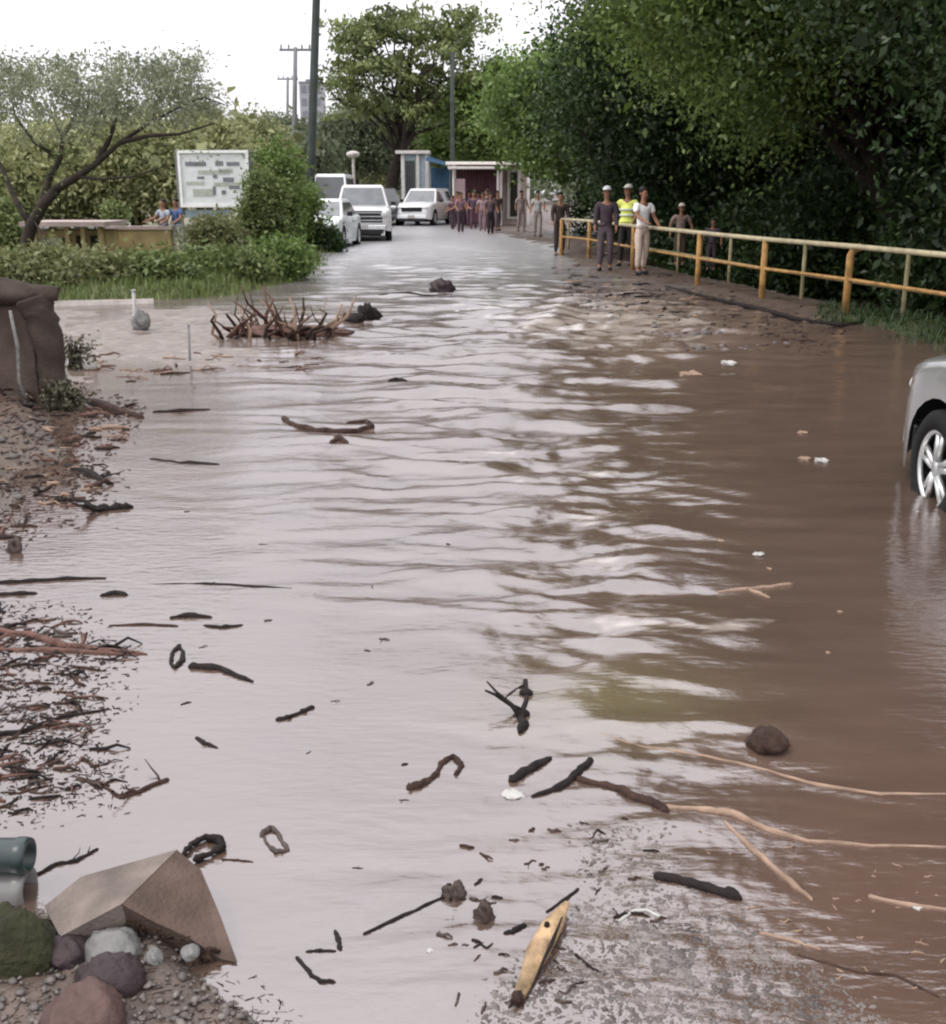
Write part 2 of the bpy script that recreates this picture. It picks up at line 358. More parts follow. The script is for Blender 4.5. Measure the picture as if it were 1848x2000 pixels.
sp_(blob(u,v,1200,1380,220,80)*.8,(.13,.105,.06))
sp_(blob(u,v,1300,640,230,70)*.9,(.15,.105,.085))
fcx=X[F].mean(1); fcy=Y[F].mean(1); F=F[sdist(RAV,fcx,fcy)<.35]
sheen_mask=np.clip(.75*blob(u,v,1240,640,230,70)+.75*blob(u,v,1285,1225,230,35)+.35*blob(u,v,1300,1425,230,50)+.4*blob(u,v,1130,900,330,120)+.45*blob(u,v,1170,1080,180,120)+.45*blob(u,v,850,1600,160,60)*0+.5*blob(u,v,1000,600,330,60)+.3*blob(u,v,1250,1850,330,170),0,1)
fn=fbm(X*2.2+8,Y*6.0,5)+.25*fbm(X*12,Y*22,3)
sp_(sstep(.62,1.0,sheen_mask+.75*fn)*.85,(.36,.31,.275))  # pale streaks painted in for sky reflections on the choppy crests
w=npmesh('water',np.stack([X,Y,wzv],1),F,water_mat(),{'silt_and_sheen':('FLOAT_COLOR',sil),'chop':('FLOAT',.022+.26*sstep(9,34,Y))}); tag(w,'brown floodwater running over the road with rippled current','water',kind='structure')
# ---------------------------------------------------------------- foliage
def leaf_cloud(name,cen,sig,per,size,m,parent=None,tint=(0,1),flat=1.0,up=.3,aspect=.5):
    cen=np.asarray(cen,float); n=len(cen)*per; idx=np.repeat(np.arange(len(cen)),per)
    sg=np.broadcast_to(np.asarray(sig,float),(3,)) if np.ndim(sig)<=1 else None
    p=cen[idx]+RNG.normal(size=(n,3))*sg*np.clip(RNG.normal(1,.3,(n,1)),.3,1.6)
    nor=RNG.normal(size=(n,3)); nor[:,2]+=up; nor/=np.linalg.norm(nor,axis=1,keepdims=True)
    t=np.cross(nor,RNG.normal(size=(n,3))); t/=np.linalg.norm(t,axis=1,keepdims=True); b=np.cross(nor,t)
    s=(size*RNG.uniform(.6,1.4,n))[:,None]
    V=np.stack([p-t*s*.5,p+b*s*aspect*.5+nor*s*.06,p+t*s*.5-np.array([0,0,1])*s*.12,p-b*s*aspect*.5+nor*s*.06],1).reshape(-1,3)
    F=np.arange(n*4).reshape(-1,4)
    tn=RNG.uniform(tint[0],tint[1],len(cen))[idx]*.75+RNG.uniform(0,.25,n); tn=np.repeat(tn,4)
    return npmesh(name,V,F,m,{'tint':('FLOAT',tn)},parent,smooth=False)
def curve(a,b,k=5,j=.12,sag=0):
    a=Vector(a);b=Vector(b);L=(b-a).length; o=[]
    for i in range(k+1):
        t=i/k; q=a.lerp(b,t)
        if 0<i<k: q+=Vector([random.gauss(0,j*L*.3) for _ in range(3)])
        q.z+=sag*math.sin(math.pi*t)*L; o.append(q)
    return o
def taper(r0,r1,k): return [r0+(r1-r0)*i/(k-1) for i in range(k)]
def shell(c,rad,n,inner=.55,low=-.6,gap=.0,seed=1,lump=.25):
    rnd=np.random.default_rng(seed); o=[]
    while len(o)<n:
        d=rnd.normal(size=3); d/=np.linalg.norm(d)
        if d[2]<low: continue
        k=rnd.uniform(inner,1)**.7
        k*=1+lump*float(perlin(np.array([d[0]*2.2+seed*3.1+d[2]]),np.array([d[1]*2.2+d[2]*1.7]))[0])*2
        q=d*k
        if gap and float(perlin(np.array([q[0]*2.5+seed]),np.array([q[2]*2.5+q[1]*2]))[0])<-.35+gap: continue
        o.append((c[0]+q[0]*rad[0],c[1]+q[1]*rad[1],c[2]+q[2]*rad[2]))
    return np.array(o)
def tree(name,base,c,rad,nclump,per,leaf,sig,lm,label,group=None,trunk_r=.2,bark='bark',cat='tree',seed=1,gap=0,inner=.55,low=-.6,fill=0,limbs=12,tint=(0,1),extra=None,aspect=.5):
    t=empty(name,base); tag(t,label,cat,group); base=Vector(base)
    cen=shell(c,rad,nclump,inner,low,gap,seed)
    if extra is not None: cen=np.vstack([cen,extra])
    crown=leaf_cloud('crown',cen-np.array(base),sig,per,leaf,lm,t,tint,aspect=aspect)
    if fill:
        ce=shell(c,[r*.72 for r in rad],fill,.0,-1,0,seed+9)
        leaf_cloud('inner_crown',ce-np.array(base),[s*1.4 for s in np.broadcast_to(sig,(3,))],per//3,leaf*2.1,lm,t,tint=(0,.4),aspect=.8)  # darker, larger leaves added as a dark backing that hides the sky
    mb=MB(); top=Vector((c[0],c[1],c[2]-rad[2]*.15))-base; fork=Vector((0,0,0)).lerp(top,.5)+Vector((0,0,-.05))
    mb.tube([(0,0,-.3)]+curve((0,0,0),fork,5,.05),taper(trunk_r*1.25,trunk_r*.75,7),10)
    tr=mb.build('trunk',M[bark],t,True); mb=MB()
    for i in range(limbs):
        q=Vector(cen[(i*7)%len(cen)])-base; s=fork*random.uniform(.7,1)
        k=curve(s,q,6,.13,.06); mb.tube(k,taper(trunk_r*.42,trunk_r*.07,7),6)
        for j in range(2):
            q2=Vector(cen[(i*7+j*3+2)%len(cen)])-base
            if (q2-k[3]).length<max(rad)*.8: mb.tube(curve(k[3],q2,4,.12),taper(trunk_r*.18,trunk_r*.04,5),5)
    mb.build('limbs',M[bark],t,True)
    return t
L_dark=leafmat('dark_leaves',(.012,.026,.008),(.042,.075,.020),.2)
L_mid=leafmat('olive_leaves',(.05,.085,.02),(.19,.27,.065),.38)
L_left=leafmat('verge_leaves',(.065,.09,.03),(.20,.25,.085),.32)
L_bright=leafmat('bright_leaves',(.06,.10,.025),(.20,.29,.08),.36)
L_pale=leafmat('sky_paled_leaves',(.10,.12,.075),(.31,.33,.21),.3)  # leaf colour paled for the sky mixing through the sparse crown
L_brown=leafmat('brown_olive_leaves',(.10,.105,.045),(.26,.28,.12),.35)
L_back=leafmat('background_leaves',(.19,.20,.09),(.46,.47,.24),.35)
L_weed=leafmat('dry_weed',(.05,.045,.03),(.12,.11,.07),.2)
L_far=leafmat('far_leaves',(.09,.11,.065),(.20,.23,.14),.3)
def gzp(x,y): return float(gz(np.array([x]),np.array([y]))[0][0])
def base_at(x,y): return (x,y,gzp(x,y)-.02)
# right: dark near trees
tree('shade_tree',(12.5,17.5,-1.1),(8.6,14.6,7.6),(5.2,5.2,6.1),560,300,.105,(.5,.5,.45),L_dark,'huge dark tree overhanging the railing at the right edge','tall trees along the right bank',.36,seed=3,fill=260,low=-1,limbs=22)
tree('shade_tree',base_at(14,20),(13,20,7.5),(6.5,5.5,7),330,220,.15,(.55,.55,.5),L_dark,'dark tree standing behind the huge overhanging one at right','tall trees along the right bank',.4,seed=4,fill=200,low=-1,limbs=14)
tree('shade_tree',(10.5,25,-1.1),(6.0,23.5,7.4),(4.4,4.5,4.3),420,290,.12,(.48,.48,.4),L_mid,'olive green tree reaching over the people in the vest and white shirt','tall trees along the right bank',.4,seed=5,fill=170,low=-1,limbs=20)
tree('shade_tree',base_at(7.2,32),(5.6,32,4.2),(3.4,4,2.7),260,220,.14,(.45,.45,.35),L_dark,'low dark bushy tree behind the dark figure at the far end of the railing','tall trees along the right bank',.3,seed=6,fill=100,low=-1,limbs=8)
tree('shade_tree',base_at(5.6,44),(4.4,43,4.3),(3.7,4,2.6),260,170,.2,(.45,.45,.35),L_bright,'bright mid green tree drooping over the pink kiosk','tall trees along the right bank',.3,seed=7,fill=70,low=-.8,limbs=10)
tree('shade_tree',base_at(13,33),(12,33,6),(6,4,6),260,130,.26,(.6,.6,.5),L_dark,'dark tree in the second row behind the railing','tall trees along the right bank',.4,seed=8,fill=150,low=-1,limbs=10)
tree('shade_tree',base_at(18,14),(17,14,7),(5,6,7),200,120,.26,(.6,.6,.5),L_dark,'dark tree beyond the right edge of the picture','tall trees along the right bank',.4,seed=18,fill=150,low=-1,limbs=8)
# undergrowth in the ravine
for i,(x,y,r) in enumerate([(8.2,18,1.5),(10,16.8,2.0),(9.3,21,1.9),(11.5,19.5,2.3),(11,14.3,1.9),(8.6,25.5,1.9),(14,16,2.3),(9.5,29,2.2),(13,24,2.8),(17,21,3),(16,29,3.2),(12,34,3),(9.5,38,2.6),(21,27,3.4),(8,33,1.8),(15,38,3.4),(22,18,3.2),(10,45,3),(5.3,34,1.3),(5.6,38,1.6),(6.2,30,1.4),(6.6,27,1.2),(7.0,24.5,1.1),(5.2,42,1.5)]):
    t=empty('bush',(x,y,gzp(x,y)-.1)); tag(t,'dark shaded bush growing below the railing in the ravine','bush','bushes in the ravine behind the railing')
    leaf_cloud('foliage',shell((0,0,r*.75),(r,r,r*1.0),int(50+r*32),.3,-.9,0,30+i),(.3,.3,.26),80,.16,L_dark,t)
    mb=MB(); [mb.tube(curve((0,0,-.2),(random.uniform(-.8,.8),random.uniform(-.8,.8),1.4),4),taper(.03,.01,5),5) for _ in range(5)]; mb.build('stems',M['bark'],t)
# middle of the picture: the tall tiered tree at the end of the road
def tiered():
    y=62; cen=[]
    for (u,v,ru,rv,n) in [(790,50,115,36,60),(700,85,55,28,26),(870,90,80,45,45),(675,165,38,18,12),(760,135,95,30,36),(845,150,70,40,36),(720,205,50,28,20),(800,215,90,40,40),(905,50,50,40,22),(700,130,50,18,14),(680,60,25,20,8)]:
        rnd=np.random.default_rng(u)
        for _ in range(n):
            a=rnd.normal(size=3)*.55; q=P(u+a[0]*ru,v+a[1]*rv,y+a[2]*2.6); cen.append(tuple(q))
    cen=np.array(cen); b=base_at(P(752,371,y).x,y); t=empty('flame_tree',b); tag(t,'tall tree with loose tiered crown rising at the end of the road','tree','trees at the far end of the road')
    leaf_cloud('crown',cen-np.array(b),(.30,.30,.17),42,.27,leafmat('tiered_leaves',(.04,.055,.02),(.24,.28,.10),.35),t)
    mb=MB(); tp=Vector((1.3,0,5.2)); mb.tube([(0,0,-.3)]+curve((0,0,0),tp,5,.04),taper(.42,.26,7),10); mb.build('trunk',M['bark'],t,True); mb=MB()
    for i in range(0,len(cen),14):
        q=Vector(cen[i])-Vector(b); mb.tube(curve(tp*random.uniform(.55,1),q,6,.12,.05),taper(.14,.03,7),6)
    mb.build('limbs',M['bark'],t,True)
tiered()
def gt(u,v0,v1,w,y,lm,label,seed,per=120,leaf=.22,n=150,gap=0,group='trees at the far end of the road',name='round_tree',fill=50,sig=.42):
    a=P(u,v0,y); b=P(u,v1,y); hz=(a.z-b.z)/2; cz=(a.z+b.z)/2; rw=w/2*y/FPX
    tree(name,base_at(a.x,y),(a.x,y,cz),(rw,rw*.9,hz),n,per,leaf,(sig,sig,sig*.8),lm,label,group,.2,seed=seed,gap=gap,fill=fill,low=-.9,limbs=8)
gt(690,205,345,150,75,L_far,'pale green rounded tree just right of the tall pole',11)
gt(800,190,345,170,78,L_brown,'brownish olive tree under the tall tiered tree',12)
gt(905,170,345,140,70,L_mid,'mid green tree behind the crowd at the kiosk',13)
gt(960,120,330,150,62,L_mid,'green tree between the tiered tree and the bright drooping one',14)
gt(770,270,375,220,95,L_brown,'low far thicket closing the end of the road',15)
gt(545,235,330,110,80,L_far,'dark round tree in the gap left of the poles',16)
gt(480,240,400,160,52,L_brown,'olive tree behind the white notice board',17,n=110)
gt(380,225,400,200,46,L_back,'brown green tree behind the notice board on its left',19,n=120)
gt(250,235,420,240,44,L_back,'wide brown green tree behind the leaning branches',20,n=140)
gt(90,240,440,260,44,L_back,'green tree at the left behind the leaning trunk',21,n=150)
gt(-120,200,440,260,44,L_back,'green tree partly outside the left edge',22,n=130)
gt(580,270,380,120,60,L_far,'small pale tree seen behind the two poles',23,n=80)
# far wood closing the horizon
cen=[]
for i in range(1300):
    a=RNG.uniform(R(-42),R(42)); r=RNG.uniform(130,175); cen.append((r*math.sin(a),r*math.cos(a),abs(RNG.normal(0,2.6))+.3+1.6*math.sin(a*21)))
tag(leaf_cloud('far_wood',cen,(2,2,1.2),26,1.1,L_far),'distant green wood along the horizon','wood',kind='stuff')
# left: leaning spreading tree
def leaning():
    y=22; b=P(42,500,y); b.z=.1; t=empty('spreading_tree',b); tag(t,'leaning tree with arching dark branches and sparse pale crown at left','tree')
    mb=MB()
    def br(pts,r0,r1,n=7):
        q=[P(a,c_,y+d)-b for a,c_,d in pts]; mb.tube(q,taper(r0,r1,len(q)),n)
    br([(38,560,0),(44,500,0),(62,440,0),(85,398,0),(112,368,0)],.14,.09,10)
    mb.build('trunk',M['bark'],t,True); mb=MB()
    for pts,r in [([(112,368,0),(150,345,-.3),(190,318,-.5),(235,278,-.6),(300,235,-.9),(370,200,-1)],.085),([(85,398,0),(95,350,.3),(118,310,.4),(122,270,.6),(100,220,1)],.09),([(190,318,-.5),(215,270,-.4),(230,220,0),(225,170,.4)],.06),([(235,278,-.6),(290,265,-1),(350,262,-1.4),(420,240,-1.5)],.05),([(62,440,0),(30,390,.5),(5,330,.8),(-30,260,1),(-60,200,1)],.08),([(118,310,.4),(70,280,.5),(30,230,.6),(20,180,.8)],.05),([(300,235,-.9),(310,190,-.5),(330,140,-.3)],.035),([(150,345,-.3),(200,350,-.6),(260,345,-.7),(320,325,-1)],.035),([(122,270,.6),(150,220,.4),(160,160,.2)],.04),([(370,200,-1),(400,190,-1),(440,205,-1)],.02),([(60,420,0),(90,470,-.4),(120,500,-.6)],.02)]:
        br(pts,r,.012)
    mb.build('limbs',M['bark'],t,True)
    cen=[]; rnd=np.random.default_rng(4)
    for u,v,ru,rv,n in [(60,155,90,38,56),(170,150,80,40,56),(280,170,90,45,56),(350,150,50,40,34),(385,195,40,25,22),(-60,170,90,60,40),(100,215,120,22,46),(260,222,110,20,40),(425,215,22,14,5),(30,130,40,30,14),(300,140,35,25,12),(120,260,80,25,16)]:
        for _ in range(n):
            a=rnd.uniform(-1,1,3); cen.append(tuple(P(u+a[0]*ru,v+a[1]*rv,y+a[2]*1.6)-b))
    leaf_cloud('crown',cen,(.14,.14,.10),44,.085,L_pale,t,aspect=.4)
    cen=[]
    for u,v,ru,rv,n in [(60,330,90,60,40),(200,300,90,40,36),(330,290,80,35,26),(20,420,60,50,22)]:
        for _ in range(n):
            a=rnd.uniform(-1,1,3); cen.append(tuple(P(u+a[0]*ru,v+a[1]*rv,y+1+a[2]*1.6)-b))
    leaf_cloud('lower_crown',cen,(.15,.15,.10),9,.08,L_left,t,aspect=.4)
leaning()
# bushes on the left verge
def bush(u,v,w,hh,lm,label,seed,per=60,leaf=.11,n=90,sig=.13,group='bushes on the left verge'):
    b=G(u,v); b.z=gzp(b.x,b.y); k=b.y/FPX*1.02; t=empty('bush',b); tag(t,label,'bush',group)
    rw=w*k/2; rh=hh*k
    leaf_cloud('foliage',shell((0,0,rh*.5),(rw,rw*.7,rh*.52),n,.25,-.95,0,seed,.35),(sig,sig,sig*.9),per,leaf,lm,t)
    mb=MB()
    for i in range(7): mb.tube(curve((random.uniform(-.1,.1),0,-.15),(random.uniform(-.7,.7)*rw,random.uniform(-.3,.3)*rw,rh*.8),4),taper(.03,.008,5),5)
    mb.build('stems',M['bark'],t)
bush(552,500,88,190,L_bright,'tall bright green bush just left of the tall pole',41,n=150)
bush(520,512,80,150,L_left,'tall olive bush right of the white notice board',42,n=140)
bush(595,492,70,120,L_mid,'narrow bush growing around the foot of the tall pole',43)
bush(420,520,110,75,L_brown,'brownish bush below the white notice board',44)
bush(640,492,60,45,L_dark,'low dark bush in front of the white sedan',45,n=60)
bush(550,545,130,60,L_bright,'low light green bush at the bend of the road edge',46)
bush(440,556,170,36,L_left,'low wide bush at the mud edge left of the bend',47)
bush(300,566,170,30,L_left,'low wide bush in front of the two people in blue',48)
bush(180,570,150,32,L_brown,'low bush in front of the ochre wall',49)
bush(95,562,110,45,L_brown,'brown bush behind the brown wall pillar',50)
bush(10,572,130,55,L_brown,'brown bush above the brown wall at the left edge',51)
bush(225,465,40,55,L_left,'green shrub over the ochre wall',52,n=60)
bush(140,440,70,40,L_pale,'pale shrub beside the leaning trunk',53,n=60)
bush(20,500,60,80,L_left,'green bush at the foot of the leaning tree',54)
bush(122,800,70,60,L_weed,'thin weedy bush leaning against the brown pillar',55,per=26,leaf=.045,n=34,sig=.05,group='weeds at the pillar')
bush(150,720,60,60,L_weed,'pale dry weed behind the brown pillar',56,per=16,leaf=.045,n=24,sig=.05,group='weeds at the pillar')
# grass stuff
def grass(name,poly_px,n,lm,label,hgt=(.06,.2)):
    pts=gp(poly_px); xs=[p[0] for p in pts]; ys=[p[1] for p in pts]
    u=RNG.uniform(min(a for a,_ in poly_px),max(a for a,_ in poly_px),n*3); v=RNG.uniform(min(b for _,b in poly_px),max(b for _,b in poly_px),n*3)
    ins=sdist([(a,b) for a,b in poly_px],u,v)>0; u,v=u[ins][:n],v[ins][:n]
    d=np.array([G(a,b)[:2] for a,b in zip(u,v)]); n=len(d); z=gz(d[:,0],d[:,1])[0]
    p=np.column_stack([d,z-.01]); hh=RNG.uniform(*hgt,n)*(.6+.8*(fbm(d[:,0]*.8,d[:,1]*.8,3)+.5)); a=RNG.uniform(0,2*np.pi,n); wd=.008+hh*.05
    dx=np.column_stack([np.cos(a)*wd,np.sin(a)*wd,np.zeros(n)]); ln=np.column_stack([np.cos(a+1.3)*hh*.35,np.sin(a+1.3)*hh*.35,hh])
    V=np.stack([p-dx,p+dx,p+ln+dx*.15,p+ln-dx*.15],1).reshape(-1,3); F=np.arange(n*4).reshape(-1,4)
    tag(npmesh(name,V,F,lm,{'tint':('FLOAT',np.repeat(RNG.uniform(0,1,n),4))},smooth=False),label,'grass',kind='stuff')
grass('grass',[(-60,508),(300,512),(540,505),(600,490),(660,486),(630,520),(595,548),(430,582),(200,590),(-60,585)],24000,L_left,'uneven green grass on the left verge',(.05,.17))
grass('grass',[(1600,600),(1900,610),(1900,700),(1800,690),(1690,660),(1590,640)],2500,L_dark,'dark grass on the right bank below the railing',(.03,.12))
# ---------------------------------------------------------------- poles, tower
def pole(name,u0,v0,u1,v1,y,r0,r1,m,label,topz,arm=False,group='utility poles on the left side'):
    b=P(u0,v0,y); b.z=0; a=P(u1,v1,y); k=(topz-b.z)/(a.z-b.z); d=a-b; d=d*k
    t=empty(name,b); tag(t,label,'pole',group)
    mb=MB(); mb.tube([d*(-.03),d*.3,d*.7,d],[r0,r0*.92,r0*.8,r1],14); mb.build('shaft',M[m],t,True)
    if arm:
        mb=MB(); e=d*.985; mb.box((e.x,e.y,e.z),(1.7,.1,.12)); ar=mb.build('crossarm',M[m],t)
        for x in (-.75,-.35,.35,.75):
            mb=MB(); mb.tube([(e.x+x,e.y,e.z+.06),(e.x+x,e.y,e.z+.16),(e.x+x,e.y,e.z+.28)],[.03,.055,.03],8); mb.build('insulator',M['rock_grey'],t,True)
    return t,d
yp=G(603,470).y
pole('utility_pole',603,470,618,0,yp,.155,.11,'steel_pole','tall dark pole standing nearest beside the white sedan',11,True)
pole('utility_pole',572,420,577,105,62,.16,.1,'grey_pole','thinner grey pole with crossarm farther back',8.9,True)
pole('utility_pole',560,420,562,172,95,.15,.1,'grey_pole','faintest short pole farthest left in the distance',10.5,True)
pole('utility_pole',884,425,883,150,58,.13,.1,'steel_pole','dark slim pole in front of the tiered tree',8.2,False,group='utility pole by the kiosk')
def tower():
    y=320; a=P(587,163,y); b=P(632,163,y); cx=(a.x+b.x)/2; w=b.x-a.x; top=a.z
    t=empty('tower_block',(cx,y,0)); tag(t,'grey high-rise block seen far away behind the tall pole','building')
    mb=MB(); mb.box((0,0,top/2),(w,w*.9,top)); mb.build('wall',M['tower'],t)
    mb=MB(); mb.box((0,0,top+.5),(w*.5,w*.4,1)); mb.box((0,0,top+.05),(w*1.04,w*.94,.5)); mb.build('roof',M['tower_glass'],t)
    n=9
    for i in range(n):
        for xx in (-.3,0,.3):
            mb=MB(); mb.box((xx*w,-w*.45-.05,top*(i+.5)/n),(w*.2,.2,top/n*.55)); mb.build('window',M['tower_glass'],t)
tower()
# ---------------------------------------------------------------- notice board
def board():
    y=29; tl=P(348,296,y); br_=P(490,402,y); cx=(tl.x+br_.x)/2; w=br_.x-tl.x; hh=tl.z-br_.z; gz0=.15
    t=empty('notice_board',(cx,y,gz0),R(-4)); tag(t,'white framed notice board with grey print among the bushes','sign')
    cz=(tl.z+br_.z)/2-gz0
    MB().box((0,0,cz),(w,.05,hh)).build('panel',M['sign_white'],t)
    mb=MB(); f=.07
    mb.box((0,-.045,cz+hh/2),(w+f,.06,f)); mb.box((0,-.045,cz-hh/2),(w+f,.06,f)); mb.box((-w/2,-.045,cz),(f,.055,hh-f)); mb.box((w/2,-.045,cz),(f,.055,hh-f)); mb.build('frame',M['sign_frame'],t)
    for sx in (-1,1): MB().box((sx*(w/2+.07),.03,(cz+hh/2)/2-.1),(.09,.09,cz+hh/2+.3)).build('post',M['grey_pole'],t)
    for x,z,a,b in [(-.46,.36,.58,.10),(.15,.37,.22,.11),(.5,.36,.36,.09),(.36,-.02,.3,.11),(-.35,.03,.2,.06),(.02,.06,.12,.08),(.5,-.2,.3,.08),(-.02,-.28,.08,.2),(.22,-.32,.12,.1)]: MB().box((x*w/1.75,-.03,cz+z*hh/1.3),(a*w/1.9,.012,b*hh/1.3)).build('printed_line',M['sign_ink'],t)
    for x,z,a,b in [(-.5,-.1,.5,.08),(0,.16,.9,.1),(-.3,-.33,.6,.18),(.3,.2,.4,.1),(.3,-.13,.7,.09)]: MB().box((x*w/1.75,-.0285,cz+z*hh/1.3),(a*w/1.9,.009,b*hh/1.3)).build('printed_picture',M['sign_ink_pale'],t)
    mb=MB(); mb.box((-w*.14,.02,cz-hh/2-.2),(w*.66,.05,.2)); mb.build('lower_board',M['sign_blue'],t)
board()
# ---------------------------------------------------------------- buildings left
def left_wall():
    y=27; gz0=.1
    a=P(225,448,y); b=P(322,448,y); top=a.z
    t=empty('garden_wall',((a.x+b.x)/2,y,gz0)); tag(t,'low ochre wall behind the left verge','wall')
    MB().box((0,0,(top-gz0)/2-.2),(b.x-a.x+.3,.18,top-gz0+.4)).build('wall_face',M['ochre_wall'],t)
    MB().box((0,0,top-gz0+.04),(b.x-a.x+.4,.26,.08)).build('coping',M['facade'],t)
    # small open shelter
    y=25.3; x0=P(72,450,y).x; x1=P(205,450,y).x; cx=(x0+x1)/2; w=x1-x0; zt=P(100,432,y).z; zb=.1
    t=empty('shelter',(cx,y,zb)); tag(t,'small ochre roadside shelter with dark openings at left','building'); H=zt-zb
    MB().box((0,.5,H/2-.15),(w,.9,H-.1),).build('wall',M['ochre_wall'],t)
    MB().box((0,.3,H-.05),(w+.35,1.7,.1)).build('roof',M['facade'],t)
    MB().box((-w*.30,-.03,H*.32),(w*.36,.10,H*.55)).build('panel',M['pale_green_wall'],t)
    for x in (.12,.33): MB().box((x*w,.02,H*.34),(w*.1,.10,H*.6)).build('doorway',M['dark_opening'],t)
    for x in (-.48,0,.23,.48): MB().box((x*w,-.22,H/2-.15),(.1,.1,H+.1)).build('column',M['ochre_wall'],t)
left_wall()
# brown wall with pillar
def brown_wall():
    b=G(92,800); y=b.y
    k=(y*cp+H0*sp)/FPX
    pr=G(122,800).x; pl=G(62,800).x; top=P(95,592,y).z
    t=empty('gate_wall',(pr,y,0)); tag(t,'low rough brown wall ending in a thick leaning pillar at the left','wall')
    w=pr-pl
    rnd=random.Random(8)
    def rough(pts,rad,name,m,n=18,amp=.05,sub=8):
        q=[];rr=[]
        for i in range(len(pts)-1):
            for a in range(sub+(i==len(pts)-2)):
                t_=a/sub; q.append(Vector(pts[i]).lerp(Vector(pts[i+1]),t_)); rr.append(rad[i]+(rad[i+1]-rad[i])*t_)
        mb=MB(); mb.tube(q,rr,n); V=np.array(mb.v); k=1+0*V[:,0]
        o_=amp*np.column_stack([fbm(V[:,0]*5+V[:,2]*3,V[:,2]*6+V[:,1]*4,4),fbm(V[:,0]*5+9+V[:,1],V[:,2]*6,4),.6*fbm(V[:,0]*6+3,V[:,2]*4+5,4)]); mb.v=[tuple(x) for x in V+o_]
        return mb.build(name,m,t,True)
    rough([(-w*.38,.15,-.2),(-w*.42,.15,top*.45),(-w*.62,.15,top*.85),(-w*.8,.16,top+.02)],[w*.46,w*.45,w*.48,w*.62],'pillar',M['wall_brown'],amp=.05)
    rough([(-w*-.05,.16,top+.05),(-w/2-.6,.14,top+.10),(-w/2-2.2,.14,top+.14)],[.05,.13,.17],'coping',M['wall_brown'],amp=.09)
    MB().box((-w-1.25,.24,top/2-.12),(2.5,.14,top+.2)).build('wall_panel',M['wall_brown_dk'],t)
    rough([(-w-.05,.10,.03),(-w-1.2,.10,.05),(-w-2.5,.10,.03)],[.09,.12,.1],'plinth',M['wall_brown'],amp=.06)
    mb=MB(); mb.tube([(-w-.06,-.04,top-.05),(-w-.03,-.05,top*.6),(-w-.05,-.05,top*.3),(-w-.02,-.05,.1)],[.012,.015,.012,.014],6); mb.build('conduit',M['rock_grey'],t,True)
brown_wall()
def kerb():
    a=G(96,593,.03); b=G(300,588,.03); t=MB(); t.tube([(a.x-2,a.y,-.02),(a.x,a.y,-.02),(b.x,b.y,-.02)],.09,4); o=t.build('kerb_stone',M['concrete'],None); tag(o,'pale concrete kerb along the far edge of the mud','kerb')
kerb()
# thin posts in the mud
for u,v0,v1,r,m,l in [(264,628,568,.028,'white_plastic','short white post standing in the pale mud'),(371,706,636,.014,'grey_pole','thin grey stake at the near edge of the mud'),(112,768,640,.014,'white_plastic','thin white pipe leaning beside the brown pillar')]:
    b=G(u,v0,.01); tp=P(u-(3 if u>112 else 14),v1,b.y); mb=MB(); mb.tube([(b.x,b.y,b.z-.15),(b.x,b.y,b.z),(tp.x,tp.y,tp.z)],[r,r,r*.85],8); mb.tube([(tp.x,tp.y,tp.z-.001),(tp.x,tp.y,tp.z+r*.6)],[r*1.25,r*.9],8)
    tag(mb.build('marker_post',M[m],None,True,origin=tuple(b)),l,'post','posts in the left mud')
# ---------------------------------------------------------------- railing
def railing():
    line=[(1096,500,),(1150,508),(1235,530),(1362,560),(1487,588),(1650,618),(1856,662),(2180,730)]
    pts=[G(u,v) for u,v in line]; 
    for p in pts: p.z=gzp(p.x,p.y)
    t=empty('railing',pts[3]); tag(t,'worn ochre and grey-green pipe railing along the right bank','railing'); o=pts[3]
    HT=.93
    tops=[p+Vector((0,0,HT-(p.z))) for p in pts]
    for i,p in enumerate(pts):
        q=p-o; tp=tops[i]-o; mb=MB()
        if i in (5,): mb.tube([(q.x,q.y,q.z-.3),(q.x,q.y,tp.z-.12),(q.x+.03,q.y-.01,tp.z-.05),(q.x+.12,q.y-.04,tp.z)],.052,8)
        else: mb.tube([(q.x,q.y,q.z-.3),(q.x,q.y,tp.z)],.05,8)
        mb.build('post',M['ochre_paint'],t,True)
    mb=MB(); mb.tube([p-o for p in tops],.036,10); mb.build('top_rail',M['rail_paint'],t,True)
    mb=MB(); mb.tube([p-o-Vector((0,0,HT*.47)) for p in tops],.026,8); mb.build('middle_rail',M['ochre_paint'],t,True)
    # second row, a little behind
    line2=[(1110,488),(1323,530),(1423,553),(1565,585),(1762,622),(2010,668)]
    pts=[G(u,v) for u,v in line2]; t2=empty('railing',pts[2]); tag(t2,'fainter grey-green railing row just behind the ochre one','railing'); o=pts[2]
    for p in pts:
        q=p-o; mb=MB(); mb.tube([(q.x,q.y,-.5),(q.x,q.y,.86)],.032,8); mb.build('post',M['green_paint'],t2,True)
    for z,r in ((.86,.026),(.38,.02)):
        mb=MB(); mb.tube([p-o+Vector((0,0,z)) for p in pts],r,8); mb.build('top_rail' if z>.5 else 'middle_rail',M['green_paint'],t2,True)
railing()
def walk_edge():
    pts=[G(u,v) for u,v in [(1300,562),(1400,588),(1487,608),(1560,628),(1640,640),(1690,632)]]
    mb=MB(); mb.tube([(p.x,p.y,.03) for p in pts],[.02,.035,.05,.04,.05,.02],6,flat=.6); tag(mb.build('log_or_shadow_line',M['wood_dark'],None,True),'long dark strip standing in for the kerb shadow along the bank under the railing','log')  # dark strip laid in for the shadow line at the kerb edge
walk_edge()
